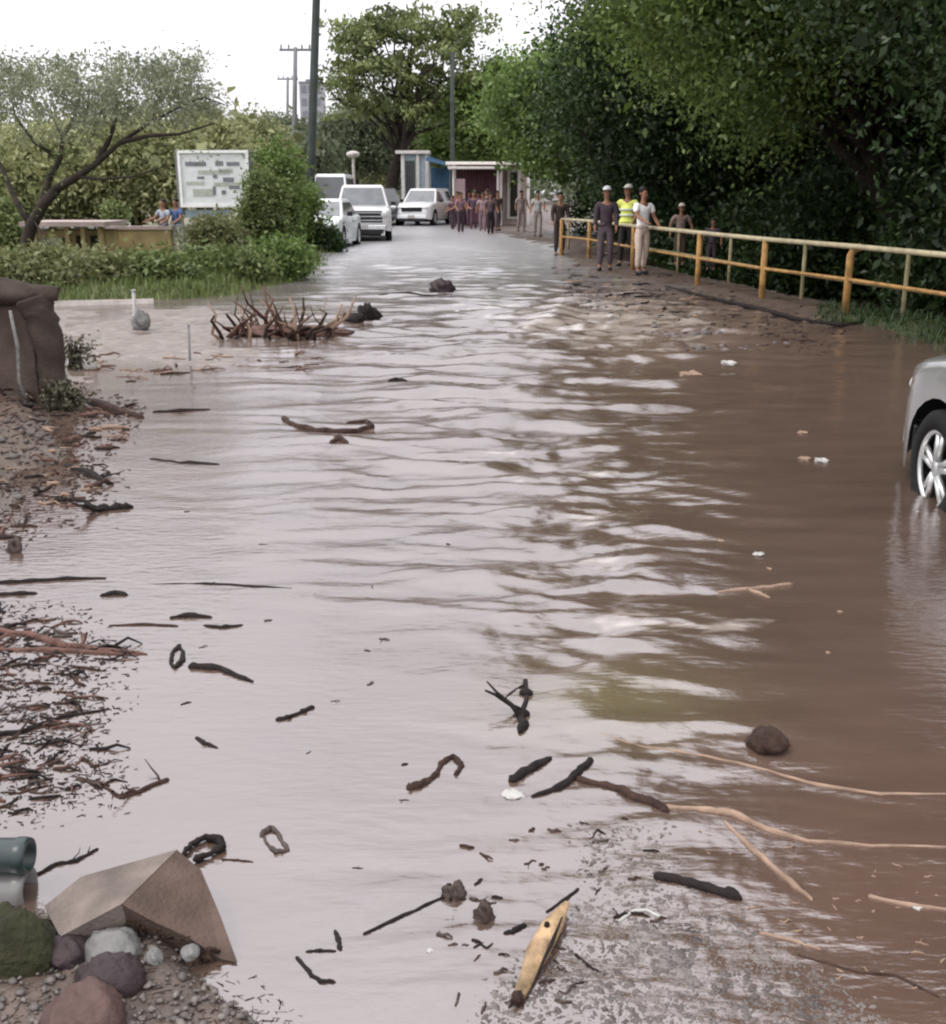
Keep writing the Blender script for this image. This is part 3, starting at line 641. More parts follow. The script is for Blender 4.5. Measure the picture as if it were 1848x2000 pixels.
# ---------------------------------------------------------------- vehicles
def interp(pts,x): return float(np.interp(x,[p[0] for p in pts],[p[1] for p in pts]))
def car(name,loc,rz,paint,label,kind='sedan',cat='car',group=None,detail=1,glass='glass'):
    K={'sedan':dict(L=4.25,W=1.72,top=[(-2.12,.70),(-2.05,.92),(-1.5,.98),(-.6,.95),(.85,.95),(1.35,.96),(1.8,.88),(2.03,.78),(2.12,.62)],gh=(-1.55,-.85,.35,1.15),roof=1.45,belt=.95,wr=.33,ax=(-1.28,1.32),sill=.2),
       'suv':dict(L=4.6,W=1.86,top=[(-2.3,.9),(-2.25,1.1),(-1.5,1.12),(.9,1.10),(1.5,1.08),(2.05,1.0),(2.22,.9),(2.3,.7)],gh=(-2.2,-1.95,.35,1.05),roof=1.74,belt=1.08,wr=.37,ax=(-1.35,1.4),sill=.28),
       'pickup':dict(L=5.4,W=1.94,top=[(-2.7,1.05),(-2.66,1.16),(-1,1.16),(-.7,1.16),(1.0,1.16),(1.7,1.14),(2.45,1.09),(2.62,1.0),(2.7,.85)],gh=(-.85,-.7,.75,1.25),roof=1.85,belt=1.15,wr=.40,ax=(-1.6,1.75),sill=.33),
       'van':dict(L=5.0,W=1.9,top=[(-2.5,1.1),(-2.45,1.2),(1.2,1.2),(1.8,1.15),(2.3,1.0),(2.5,.75)],gh=(-2.45,-2.3,1.1,1.9),roof=2.35,belt=1.18,wr=.36,ax=(-1.6,1.6),sill=.28)}[kind]
    L,W=K['L'],K['W']; t=empty(name,loc,rz); tag(t,label,cat,group)
    ys=sorted(set(list(np.linspace(-L/2,L/2,49))+[a+K['wr']*1.18*math.cos(s) for a in K['ax'] for s in np.linspace(0,math.pi,13)]))
    V=[];F=[];n=0
    for y in ys:
        tz=interp(K['top'],y); e=max(0,abs(y)-(L/2-.55))/.55; hw=W/2*(1-.24*e**2.4)
        zb=K['sill']+.06*e
        for a in K['ax']:
            d=abs(y-a); r=K['wr']*1.2
            if d<r: zb=max(zb,K['wr']+math.sqrt(r*r-d*d)*.98)
        zb=min(zb,tz-.06); half=[]
        for k in range(7):
            s=k/6; z=zb+(tz-.05-zb)*s; zz=(z-K['sill'])/(tz-K['sill']); x=hw*(1-.035*(1-zz)**2*1-.06*max(0,zz-.55)**1.2*2); half.append((x,z))
        half+= [(hw*.90,tz-.015),(hw*.8,tz+.006),(hw*.5,tz+.022),(hw*.2,tz+.03)]
        ring=[(-x,z) for x,z in half]+[(x,z) for x,z in half[::-1]]; n=len(ring)
        V+=[(x,y,z) for x,z in ring]
    for i in range(len(ys)-1):
        for k in range(n-1): F.append((i*n+k,(i+1)*n+k,(i+1)*n+k+1,i*n+k+1))
    F.append(tuple(range(n))); F.append(tuple((len(ys)-1)*n+k for k in range(n))[::-1])
    b=MB(); b.v=V; b.f=F; body=b.build('body',paint,t,True)
    MB().box((0,0,K['sill']+.14),(W*.80,L*.9,.2)).build('underbody',M['black_trim'],t)
    for a in K['ax']:
        MB().box((0,a,K['wr']+.12),(W*.62,K['wr']*2.3,K['wr']*1.6)).build('wheel_well',M['black_trim'],t)
    # greenhouse
    g0,g1,g2,g3=K['gh']; zb=K['belt']; zr=K['roof']; wb=W/2*.93; wt=W/2*.74
    def P3(y,z): 
        s=(z-zb)/(zr-zb); return wb+(wt-wb)*s
    def slab(q,name,m,th=.02):
        mb=MB(); c=sum((Vector(p) for p in q),Vector())/len(q); nn=(Vector(q[1])-Vector(q[0])).cross(Vector(q[2])-Vector(q[0])).normalized()*th
        k=len(q); mb.v=[tuple(Vector(p)) for p in q]+[tuple(Vector(p)-nn) for p in q]
        mb.f=[tuple(range(k)),tuple(range(k,2*k))[::-1]]+[(i,k+i,k+(i+1)%k,(i+1)%k) for i in range(k)]
        return mb.build(name,m,t)
    zi=zr-.06; zl=zb+.02
    def at(y0,y1,s): return y0+(y1-y0)*s
    # inner cabin shell of paint (pillars), glass panes set proud of it
    mb=MB(); w1,w2=wb-.01,wt-.01
    mb.v=[(-w1,g0,zb-.04),(w1,g0,zb-.04),(w1,g3,zb-.04),(-w1,g3,zb-.04),(-w2,g1,zr-.05),(w2,g1,zr-.05),(w2,g2,zr-.05),(-w2,g2,zr-.05),(-w2*.92,g1+.1,zr),(w2*.92,g1+.1,zr),(w2*.92,g2-.1,zr),(-w2*.92,g2-.1,zr)]
    mb.f=[(0,3,2,1),(0,1,5,4),(1,2,6,5),(2,3,7,6),(3,0,4,7),(4,5,9,8),(5,6,10,9),(6,7,11,10),(7,4,8,11),(8,9,10,11)]
    mb.build('cabin',paint,t,False,bevel=.03)
    def quad(yA0,yA1,yB0,yB1,z0,z1,x0,x1): pass
    e=.012
    def fr(y0,y1,s0,s1,ins,nm,front):
        # windscreen or rear window: from base s0 to top s1
        def pt(s,sx):
            z=(zb-.04)+(zr-.05-(zb-.04))*s; hw=(w1+(w2-w1)*s)*ins; y=y0+(y1-y0)*s
            return Vector((sx*hw,y,z))
        dy=(y1-y0); dz=(zr-zb-.01); nn=Vector((0,dz,-dy)).normalized()*(e if front else -e)
        if (nn.y>0)!=front: nn=-nn
        q=[pt(s0,-1)+nn,pt(s0,1)+nn,pt(s1,1)+nn,pt(s1,-1)+nn]
        if not front: q=q[::-1]
        slab([tuple(x) for x in (q[::-1] if True else q)],nm,M[glass] if front else M['glass'],.01)
    fr(g3,g2,.10,.92,.9,'windscreen',True); fr(g0,g1,.16,.90,.88,'rear_window',False)
    for sx in (-1,1):
        segs=2 if kind!='pickup' else 1
        if kind in('suv','van'): segs=3
        for i in range(segs):
            def pt(s,f):
                z=(zb-.04)+(zr-.05-(zb-.04))*s; ya=g0+(g1-g0)*s; yb=g3+(g2-g3)*s; return Vector((sx*(w1+(w2-w1)*s+.010),ya+(yb-ya)*f,z))
            f0=.05+.9*i/segs+.015; f1=.05+.9*(i+1)/segs-.015
            q=[pt(.16,f0),pt(.16,f1),pt(.88,f1),pt(.88,f0)]
            if sx<0: q=q[::-1]
            slab([tuple(x) for x in q],'side_window',M['glass'],.01)
    # wheels
    for a in K['ax']:
        for sx in (-1,1):
            r=K['wr']; x=sx*(W/2-.11)
            mb=MB(); prof=[(-.1,r*.66),(-.1,r*.9),(-.08,r*.985),(-.03,r),(.03,r),(.08,r*.985),(.1,r*.9),(.1,r*.66)]; nn=32
            for i in range(nn):
                an=2*math.pi*i/nn
                for px,pr in prof: mb.v.append((x+px,a+pr*math.cos(an),r+pr*math.sin(an)))
            m_=len(prof)
            for i in range(nn):
                for k in range(m_): mb.f.append((i*m_+k,i*m_+(k+1)%m_,((i+1)%nn)*m_+(k+1)%m_,((i+1)%nn)*m_+k))
            wh=mb.build('wheel',M['tyre'],t,True)
            mb=MB(); xo=x+sx*.075
            mb.tube([(x-sx*.05,a,r),(x-sx*.045,a,r)],r*.66,24)
            ww=mb.build('wheel_disc',M['black_trim'],wh)
            mb=MB(); mb.torus((xo,a,r),r*.64,.018,'x',32,8)
            mb.tube([(xo-sx*.06,a,r),(xo+sx*.008,a,r)],[.06,.045],16)
            for s in range(5):
                for dd in (-.17,.17):
                    an=2*math.pi*s/5+.3; c1=(xo,a+.05*math.cos(an+dd),r+.05*math.sin(an+dd)); c2=(xo-sx*.01,a+r*.63*math.cos(an+dd),r+r*.63*math.sin(an+dd))
                    mb.tube([c1,c2],[.02,.017],6)
            mb.build('rim',M['rim'],wh,True)
    # front
    fy=L/2; ft=interp(K['top'],fy-.12)
    gw={'sedan':.5,'suv':.55,'pickup':.66,'van':.5}[kind]*W; gh_={'sedan':.12,'suv':.2,'pickup':.36,'van':.16}[kind]
    gzc={'sedan':.60,'suv':.78,'pickup':.84,'van':.75}[kind]
    mb=MB(); mb.box((0,fy+.005,gzc),(gw,.06,gh_)); gr=mb.build('grille',M['black_trim'],t,bevel=.01)
    mb=MB()
    for k in range(3): mb.box((0,fy+.04,gzc-gh_/2+gh_*(k+.5)/3),(gw*.98,.02,gh_*.07))
    mb.build('grille_bar',M['chrome' if kind=='pickup' else 'black_trim'],gr)
    for sx in (-1,1):
        yh=fy-.10 if kind!='pickup' else fy-.06; zh=gzc+(.08 if kind!='pickup' else .06)
        mb=MB(); mb.rock((sx*W*.345,yh,zh),(W*.085,.11,.085 if kind!='pickup' else .13),1,12,8,0); mb.build('headlight',M['lamp'],t,True)
        mb=MB(); mb.box((sx*(W/2+.07),g3-.42,zb+.08),(.16,.1,.13)); mb.build('wing_mirror',M['black_trim'],t,bevel=.02)
        mb=MB(); mb.box((sx*W*.40,-L/2+.03,K['belt']-.14),(.16,.12,.16)); mb.build('tail_light',M['tail'],t,bevel=.02)
    mb=MB(); mb.box((0,fy-.02,K['sill']+.16),(W*.80,.16,.17)); bm=mb.build('front_bumper',M['chrome'] if kind=='pickup' else paint,t,bevel=.03)
    mb=MB(); mb.box((0,fy+.01,K['sill']+.02),(W*.70,.12,.13)); mb.build('lower_intake',M['black_trim'],t)
    mb=MB(); mb.box((0,fy+.085,K['sill']+.17),(.34,.012,.13)); mb.build('number_plate',M['white_plastic'],t)
    mb=MB(); mb.box((0,-L/2+.02,K['sill']+.18),(W*.8,.14,.2)); mb.build('rear_bumper',paint,t,bevel=.03)
    for sx in (-1,1):
        for yy in ((g0+g3)/2,):
            mb=MB(); mb.box((sx*(W/2-.01),yy-.15,K['belt']-.16),(.03,.14,.03)); mb.build('door_handle',M['black_trim'],t)
            mb=MB(); mb.box((sx*(W/2-.022),yy+.02,(K['sill']+K['belt'])/2),(.012,.012,K['belt']-K['sill']-.14)); mb.build('door_seam',M['black_trim'],t)
    return t
M['tail']=mat('tail_lens',(.25,.02,.015),.2,.1,10)
P_silver=mat('silver_paint',(.24,.238,.235),.25,.06,2,metal=.35,coat=.7)
P_white=mat('white_paint',(.68,.68,.69),.3,.05,2,coat=.5)
P_white2=mat('cool_white_paint',(.56,.60,.59),.3,.05,2,coat=.5)
P_dark=mat('dark_paint',(.05,.05,.052),.3,.1,2,coat=.5)
P_pick=mat('pale_silver_paint',(.55,.54,.54),.3,.05,2,coat=.5)
def face(p,du=0): return math.pi+du
wb=G(1815,975)
car('car',(wb.x+.83,wb.y-1.35,-.15),R(0),P_silver,'silver car standing in the floodwater at the right edge','sedan',group=None)
a=G(640,488); car('car',(a.x-.35,a.y+2.1,-.05),math.pi-R(4),P_white2,'white sedan parked half hidden by the tall dark pole','sedan',group='vehicles waiting up the road',glass='glass_lt')
a=G(702,472); car('pickup_truck',(a.x-.1,a.y+2.7,-.03),math.pi+R(5),P_pick,'pale pickup with a big dark grille facing the camera','pickup','pickup truck','vehicles waiting up the road',glass='glass_lt')
a=G(752,440); car('car',(a.x-.25,a.y+1.5,.0),math.pi+R(2),P_dark,'dark vehicle with only one side showing behind the pale pickup','suv',group='vehicles waiting up the road')
a=G(827,441); car('car',(a.x,a.y+2.3,-.02),math.pi-R(14),P_white,'white off-road car in the middle of the far road','suv',group='vehicles waiting up the road',glass='glass_lt')
a=P(642,400,52); car('van',(a.x,54,.02),math.pi,P_white,'white van standing behind the white sedan','van','van','vehicles waiting up the road')
# ---------------------------------------------------------------- far buildings
def kiosk():
    y=G(950,441).y+.6; x0=P(884,400,y).x; x1=P(1034,400,y).x; w=x1-x0; cx=(x0+x1)/2; top=P(950,322,y).z
    t=empty('kiosk',(cx,y,0)); tag(t,'pink roadside kiosk with a white flat roof behind the crowd','building')
    MB().box((0,1.6,top/2),(w,2.6,top)).build('wall',M['facade'],t)
    MB().box((-.25,.9,top+.06),(w+.1,4.2,.13)).build('roof',M['facade_white'],t)
    for x,ww,h_ in [(-.30,.18,.5),(.30,.12,.82)]:
        f=MB().box((x*w,.27,h_*top/2+.3),(ww*w+.2,.1,h_*top)).build('door_frame' if x>0 else 'window_frame',M['facade_white'],t)
        MB().box((x*w,.2,h_*top/2+.3),(ww*w-.1,.06,h_*top-.25)).build('opening',M['dark_opening'],f)
    MB().box((-.0,.27,1.2),(w*.16,.08,2.2)).build('doorway',M['dark_opening'],t)
    for x in (-.47,.12,.47): MB().box((x*w,-1.0,top/2),(.13,.13,top)).build('column',M['facade_white'],t)
    y=60.5; x0=P(782,300,y).x; x1=P(838,300,y).x; w=x1-x0; top=P(800,300,y).z
    t=empty('gatehouse',((x0+x1)/2,y,0)); tag(t,'pale blue booth with white columns behind the white off-road car','building')
    MB().box((0,1,top/2),(w,1.6,top)).build('wall',M['pale_blue'],t)
    for x in (-.42,.1,.42): MB().box((x*w,.05,top/2),(.16,.2,top)).build('column',M['facade_white'],t)
    MB().box((-.17*w,.17,top/2),(.5,.1,top*.8)).build('window',M['glass'],t)
    MB().box((-.1,.8,top+.08),(w+.3,2.1,.16)).build('roof',M['facade_white'],t)
    y=64; a=P(630,342,y); t=empty('billboard',(a.x,y,0)); tag(t,'small blank white board above the white sedan','sign')
    MB().box((0,0,a.z),(1.2,.1,.9)).build('panel',M['sign_frame'],t); MB().box((0,.1,a.z/2),(.12,.1,a.z)).build('post',M['grey_pole'],t)
    y=66; a=P(690,305,y); t=empty('lamp_post',(a.x,y,0)); tag(t,'pale lamp post with round head behind the pickup','lamp post')
    MB().tube([(0,0,0),(0,0,a.z)],.08,8).build('shaft',M['facade_white'],t); MB().rock((0,0,a.z+.1),(.4,.3,.2),3,12,8,0).build('lamp_head',M['facade_white'],t,True)
kiosk()
M['maroon_cloth']=mat('maroon_cloth',(.10,.045,.055),.85,.3,3,.2,20); M['blue_tarp']=mat('blue_tarp',(.04,.09,.15),.6,.3,3,.2,20); M['pink_cloth']=mat('dusty_pink_cloth',(.34,.24,.25),.8,.2,3,.2,20)
def stalls():
    y=52; x0=P(886,400,y).x; x1=P(972,400,y).x; w=x1-x0; top=P(900,330,y).z
    t=empty('market_stall',((x0+x1)/2,y,0)); tag(t,'maroon curtained stall with a pale awning behind the crowd','stall')
    for sx in (-1,1):
        for sy in (0,1.6): MB().tube([(sx*w/2,sy,0),(sx*w/2,sy,top)],.045,8).build('post',M['facade_white'],t)
    MB().box((0,.8,top+.06),(w+.5,2.3,.1)).build('awning',M['facade_white'],t)
    mb=MB()
    for i in range(14):
        x=-w/2+w*(i+.5)/14; mb.tube([(x,1.55+.04*(i%2),.1),(x+.02,1.5,top*.5),(x,1.55,top)],w/26,6)
    mb.build('curtain',M['maroon_cloth'],t,True)
    MB().box((-w*.36,.05,top*.66),(.5,.06,.9)).build('banner',M['pink_cloth'],t); MB().box((w*.12,.1,top*.30),(w*.5,.5,top*.42)).build('counter',M['maroon_cloth'],t,bevel=.02)
    y=58; a=P(840,345,y); b=P(880,345,y); top=P(850,312,y).z; w=b.x-a.x
    t=empty('tarpaulin_shelter',((a.x+b.x)/2,y,0)); tag(t,'dark blue tarpaulin shelter between the pale blue booth and the kiosk','shelter')
    for sx in (-1,1): MB().tube([(sx*w/2,0,0),(sx*w/2,0,top-.3*(sx>0))],.05,8).build('post',M['grey_pole'],t)
    mb=MB(); mb.v=[(-w/2-.2,-.4,top),(w/2+.2,-.4,top-.35),(w/2+.2,1.6,top-.2),(-w/2-.2,1.6,top+.25)]; mb.v+=[(x,yy,z-.05) for x,yy,z in mb.v]; mb.f=[(0,1,2,3),(7,6,5,4),(0,4,5,1),(1,5,6,2),(2,6,7,3),(3,7,4,0)]; mb.build('roof_sheet',M['blue_tarp'],t)
    MB().box((0,1.4,top*.5-.1),(w,.06,top-.5)).build('back_sheet',M['blue_tarp'],t)
stalls()
# ---------------------------------------------------------------- people
def skin_obj(name,V,E,Rd,m,parent,root=0,sub=2):
    me=bpy.data.meshes.new(name); me.from_pydata(V,E,[]); me.update()
    ob=bpy.data.objects.new(name,me); COL.objects.link(ob); ob.parent=parent
    sk=ob.modifiers.new('skin','SKIN'); sk.use_smooth_shade=True; sk.branch_smoothing=.3
    d=me.skin_vertices[0].data
    for i,r in enumerate(Rd):
        d[i].radius=(r,r) if not hasattr(r,'__len__') else r; d[i].use_root=(i==root)
    if sub: s=ob.modifiers.new('sub','SUBSURF'); s.levels=sub; s.render_levels=sub
    me.materials.append(m); return ob
CL={}
def clo(c):
    k=tuple(c)
    if k not in CL: CL[k]=cloth('cloth',c)
    return CL[k]
def person(loc,rz,H,shirt,trous,label,group,hat=None,arms=((.05,.05),(.05,.05)),step=.05,vest=None,lean=0,long_sleeve=False,shorts=False,fingers=True):
    t=empty('person',loc,rz); tag(t,label,'person',group)
    J={}
    def p(x,y,z): return (x*H,y*H+lean*max(0,z-.5)*H,z*H)
    J['pel']=p(0,0,.52); J['wai']=p(0,0,.61); J['che']=p(0,.005,.72); J['neb']=p(0,0,.81); J['nec']=p(0,.005,.85); J['hd1']=p(0,.012,.895); J['hd2']=p(0,.012,.94); J['hd3']=p(0,.002,.972)
    V=[J[k] for k in ('pel','wai','che','neb','nec','hd1','hd2','hd3')]; E=[(i,i+1) for i in range(7)]
    Rd=[(.078*H,.056*H),(.072*H,.05*H),(.085*H,.056*H),(.04*H,.036*H),(.031*H,.031*H),(.038*H,.046*H),(.044*H,.054*H),(.034*H,.042*H)]
    def add(q,par,r): V.append(q); E.append((par,len(V)-1)); Rd.append(r); return len(V)-1
    nose=add(p(0,.066,.918),5,.008*H)
    A=[];Lg=[]
    for s,(fw,out) in zip((-1,1),arms):
        sh=p(s*.105,0,.80); el=p(s*(.125+out),fw*.5-.01,.64+abs(fw)*.15); wr=p(s*(.13+out*1.1),fw*1.5+.02,.50+abs(fw)*.6)
        a=add(sh,2,.038*H); b=add(el,a,.027*H); c_=add(wr,b,.019*H)
        hd=Vector(wr)-Vector(el); hd.normalize(); palm=Vector(wr)+hd*.03*H; d=add(tuple(palm),c_,(.022*H,.013*H))
        if fingers:
            for k,(o,l) in enumerate(((-.018,.035),(-.006,.045),(.006,.042),(.017,.032))):
                q=palm+Vector((0,o*H,0))+hd*l*H*.55; e1=add(tuple(q),d,.0052*H); q2=q+hd*l*H*.5+Vector((-s*.008*H,0,0)); add(tuple(q2),e1,.0045*H)
            add(tuple(palm+Vector((0,.026*H,0))+hd*.006*H),d,.0055*H)
        A.append((sh,el,wr))
        hp=p(s*.052,0,.49); kn=p(s*.058,.02+s*step*.5,.275); an=p(s*.06,-.01+s*step,.045); to=p(s*.068,.075+s*step,.018)
        a=add(hp,0,.055*H); b=add(kn,a,.034*H); c_=add(an,b,.023*H); add(to,c_,(.022*H,.016*H)); Lg.append((hp,kn,an,to))
    skin_obj('body',V,E,Rd,M['skin'],t,0,1)
    # trousers
    V=[J['pel'],J['wai']]; E=[(0,1)]; Rd=[(.087*H,.066*H),(.079*H,.058*H)]
    for hp,kn,an,to in Lg:
        i=len(V); V+=[hp,kn]; E+=[(0,i),(i,i+1)]; Rd+=[.062*H,.044*H]
        if not shorts: V.append(tuple(Vector(an)+Vector((0,0,.02*H)))); E.append((i+1,i+2)); Rd.append(.034*H)
    skin_obj('trousers',V,E,Rd,clo(trous),t,0,1)
    pv=tuple(Vector(J['pel'])+Vector((0,0,.03*H)))
    V=[pv,J['wai'],J['che'],J['neb']]; E=[(0,1),(1,2),(2,3)]; Rd=[(.093*H,.073*H),(.086*H,.066*H),(.096*H,.068*H),(.046*H,.042*H)]
    for sh,el,wr in A:
        i=len(V); k=tuple(Vector(sh).lerp(Vector(el),.7)); V+=[sh,k]; E+=[(2,i),(i,i+1)]; Rd+=[.047*H,.04*H]
        if long_sleeve: V+=[el,tuple(Vector(el).lerp(Vector(wr),.9))]; E+=[(i+1,i+2),(i+2,i+3)]; Rd+=[.036*H,.028*H]
    skin_obj('shirt',V,E,Rd,clo(shirt),t,1,1)
    if vest:
        V=[pv,J['wai'],J['che'],tuple(Vector(J['neb'])-Vector((0,0,.02*H)))]; skin_obj('vest',V,[(0,1),(1,2),(2,3)],[(.104*H,.084*H),(.097*H,.077*H),(.112*H,.078*H),(.07*H,.05*H)],clo(vest),t,1,1)
        for z in (.63,.70):
            mb=MB(); mb.torus((0,0,z*H+0),.104*H,.012*H,'z',24,6,1,.78); mb.build('reflective_band',M['sign_white'],t,True)
    for s,(hp,kn,an,to) in zip((-1,1),Lg):
        mb=MB(); mb.rock(((an[0]+to[0])/2,(an[1]+to[1])/2,.02*H),(.03*H,.07*H,.025*H),2,12,8,0); mb.build('shoe',M['black_trim'],t,True)
    hc=Vector(J['hd3'])
    if hat:
        mb=MB(); n=20
        for j in range(6):
            ph=j/5*math.pi/2
            for i in range(n):
                an=2*math.pi*i/n; mb.v.append((hc.x+.056*H*math.cos(an)*math.cos(ph),hc.y-.002*H+.064*H*math.sin(an)*math.cos(ph),hc.z-.014*H+.052*H*math.sin(ph)))
        for j in range(5):
            for i in range(n): mb.f.append((j*n+i,j*n+(i+1)%n,(j+1)*n+(i+1)%n,(j+1)*n+i))
        ht=mb.build('cap',clo(hat),t,True)
        mb=MB(); mb.rock((hc.x,hc.y+.072*H,hc.z-.008*H),(.045*H,.045*H,.006*H),1,12,6,0); mb.build('cap_peak',clo(hat),ht,True)
    else:
        mb=MB(); mb.rock((hc.x,hc.y-.012*H,hc.z-.006*H),(.052*H,.056*H,.045*H),5,16,10,.05); mb.build('hair',M['hair'],t,True)
    mb=MB()
    for s in (-1,1): mb.rock((s*.018*H,hc.y+.055*H,.935*H),(.007*H,.005*H,.005*H),1,8,6,0)
    mb.build('eyes',M['hair'],t,True)
    for s in (-1,1):
        mb=MB(); mb.rock((s*.05*H,hc.y+.002*H,.925*H),(.007*H,.012*H,.018*H),1,8,6,0); mb.build('ear',M['skin'],t,True)
    return t
def put(u,v,*a,**k):
    b=G(u,v); z=gzp(b.x,b.y); b=G(u,v,max(z,-.1) if z>-.5 else 0); return person((b.x,b.y,max(z,-.1) if z>-.5 else 0),*a,**k)
g1='people standing at the near end of the bank'
put(1181,528,R(170),1.70,(.055,.04,.05),(.09,.07,.08),'person in dark clothes and pale cap left of the yellow vest',g1,hat=(.5,.5,.5),arms=((.03,.0),(.03,.0)),step=.02,long_sleeve=True)
put(1222,520,R(150),1.73,(.60,.64,.16),(.03,.025,.025),'person in a bright yellow vest and dark trousers at the railing',g1,hat=(.42,.43,.38),arms=((.10,.02),(.06,.04)),step=.05,vest=(.68,.74,.18))
put(1251,535,R(205),1.66,(.80,.78,.78),(.50,.40,.33),'person in white shirt and beige trousers right of the yellow vest',g1,arms=((.08,.02),(.18,.0)),step=.03)
put(1092,500,R(190),1.62,(.05,.035,.03),(.04,.03,.028),'person in black standing alone at the far end of the railing',g1,arms=((.05,.01),(.05,.0)),step=.02,long_sleeve=True)
put(1326,520,R(180),1.45,(.28,.20,.18),(.10,.06,.05),'short person with pale hat behind the ochre railing',g1,hat=(.52,.45,.40),step=.02)
put(1388,530,R(160),1.15,(.08,.06,.08),(.07,.05,.06),'small person in dark purple sitting low behind the railing',g1,step=.02)
g2='people crowding in front of the kiosk'
for u,v,H,sh,tr,l in [(893,448,1.68,(.11,.05,.07),(.07,.05,.06),'person in dark maroon nearest the white off-road car'),(908,445,1.6,(.36,.25,.28),(.09,.05,.06),'person in pink top in front of the kiosk window'),(925,452,1.7,(.10,.06,.09),(.10,.05,.07),'person in dark purple in the middle of the crowd'),(943,455,1.62,(.30,.22,.24),(.22,.15,.17),'person in dusty pink clothes in the crowd'),(958,462,1.66,(.12,.09,.10),(.03,.02,.025),'person in grey top and black trousers at the front of the crowd'),(972,450,1.58,(.07,.05,.05),(.12,.09,.10),'person in black top by the kiosk column'),(1018,452,1.6,(.33,.27,.25),(.30,.24,.22),'person in pale clothes before the kiosk door'),(1050,462,1.6,(.35,.34,.32),(.28,.23,.21),'person in pale grey right of the kiosk'),(884,452,1.5,(.06,.03,.05),(.05,.03,.04),'short person in near black beside the white off-road car'),(900,458,1.66,(.22,.13,.16),(.06,.04,.05),'person in dull pink jacket and dark trousers'),(916,446,1.72,(.05,.04,.06),(.10,.06,.08),'tall person in black shirt in the crowd'),(934,446,1.66,(.14,.08,.11),(.05,.04,.05),'person in plum top behind the dusty pink one'),(951,449,1.7,(.05,.04,.05),(.2,.15,.16),'person in black shirt and pale trousers'),(870,425,1.7,(.05,.10,.14),(.06,.07,.1),'person in teal behind the white off-road car')]:
    put(u,v,R(random.uniform(120,240)),H,sh,tr,l,g2,arms=((random.uniform(-.05,.2),.02),(random.uniform(-.05,.15),.03)),step=random.uniform(-.06,.08),fingers=False)
g3='people in blue by the notice board'
for u,v,H,sh,tr,l,hp_ in [(326,492,1.36,(.30,.34,.40),(.05,.05,.055),'person in pale blue top and black shorts left of the notice board',True),(350,490,1.38,(.07,.11,.24),(.55,.56,.53),'person in deep blue top and white trousers by the notice board',False)]:
    b=P(u,v,27.2); person((b.x,b.y,.08),R(150),H,sh,tr,l,g3,arms=((.15,.03),(.2,.02)),step=.04,shorts=hp_)
# ---------------------------------------------------------------- floating and stranded wood
def wzp(x,y):
    return max(float(wz(np.array([x]),np.array([y]))[0]),gzp(x,y))
def stick(px,r,m,label,name='stick',cat='stick',group=None,knots=0,twigs=0,lift=0,j=.06,n=8,ends=None):
    q=[G(u,v) for u,v,*_ in px]; L=[]
    k=q[0].y*1.0; s=(k*cp+H0*sp)/FPX     # metres per pixel
    rr=r*s if not hasattr(r,'__len__') else [a*s for a in r]
    pts=[];rad=[]
    for i in range(len(q)-1):
        seg=4
        for a in range(seg+(1 if i==len(q)-2 else 0)):
            t=a/seg; p=q[i].lerp(q[i+1],t); p.z=0
            r_=(rr if not hasattr(rr,'__len__') else rr[i]+(rr[i+1]-rr[i])*t)
            if 0<len(pts): p+=Vector((random.gauss(0,j*r_*3),random.gauss(0,j*r_*3),0))
            rad.append(r_*random.uniform(.74,1.15)); pts.append(p)
    for p,r_,i in zip(pts,rad,range(99)):
        hgt=px[0][2] if len(px[0])>2 else 0; p.z=wzp(p.x,p.y)+r_*.1+lift
    mb=MB(); o=pts[0].copy()
    e0=pts[0]+(pts[0]-pts[1]).normalized()*rad[0]*random.uniform(.5,1.6); e1=pts[-1]+(pts[-1]-pts[-2]).normalized()*rad[-1]*random.uniform(.5,1.8)
    mb.tube([e0]+pts+[e1],[rad[0]*.35]+rad+[rad[-1]*.3],n)
    mid=len(pts)//2
    for i in range(twigs):
        a=pts[random.randrange(1,len(pts)-1)]; b=a+Vector((random.uniform(-1,1),random.uniform(-1,1),random.uniform(.0,.5)))*r_*random.uniform(5,11)
        mb.tube(curve(a,b,3,.2),taper(r_*.5,r_*.15,4),5)
    for i in range(knots):
        a=pts[random.randrange(1,len(pts)-1)]; mb.rock(a,(r_*1.35,r_*1.3,r_*1.1),i,8,6,.3)
    mb.v=[(x+random.gauss(0,1)*rad[0]*.07,y+random.gauss(0,1)*rad[0]*.07,z+random.gauss(0,1)*rad[0]*.07) for x,y,z in mb.v]
    ob=mb.build(name,M[m],None,True,origin=tuple(o)); tag(ob,label,cat,group); return ob
D='floating sticks and branches in the flood'
stick([(285,1141),(400,1140),(500,1146),(570,1149)],[2,4,5,2],'wood_dark','long thin straight stick floating in calm water at centre left',group=D,lift=-.004)
stick([(375,1303),(430,1307),(492,1331)],[9,9,5],'wood_dark','thick short dark log beside the curled leaf',name='log_or_shadow_line',cat='log',group=D,knots=2)
stick([(545,1406),(575,1398),(610,1383)],[6,4,7],'wood_dark','small knobbly dark stick alone in calm water',group=D,knots=3)
stick([(383,1441),(402,1453),(422,1460)],[3,6,3],'wood_dark','tiny dark chip with pointed ends',name='wood_chip',cat='wood chip',group=D)
stick([(205,1538),(235,1558),(270,1548),(326,1524)],[3,5,6,5],'wood_brown','bent brown stick at the right edge of the twig raft',group=D,twigs=4)
stick([(295,897),(350,903),(428,907)],[5,7,5],'wood_dark','straight dark log drifting off the left bank',name='log_or_shadow_line',cat='log',group=D,lift=-.01)
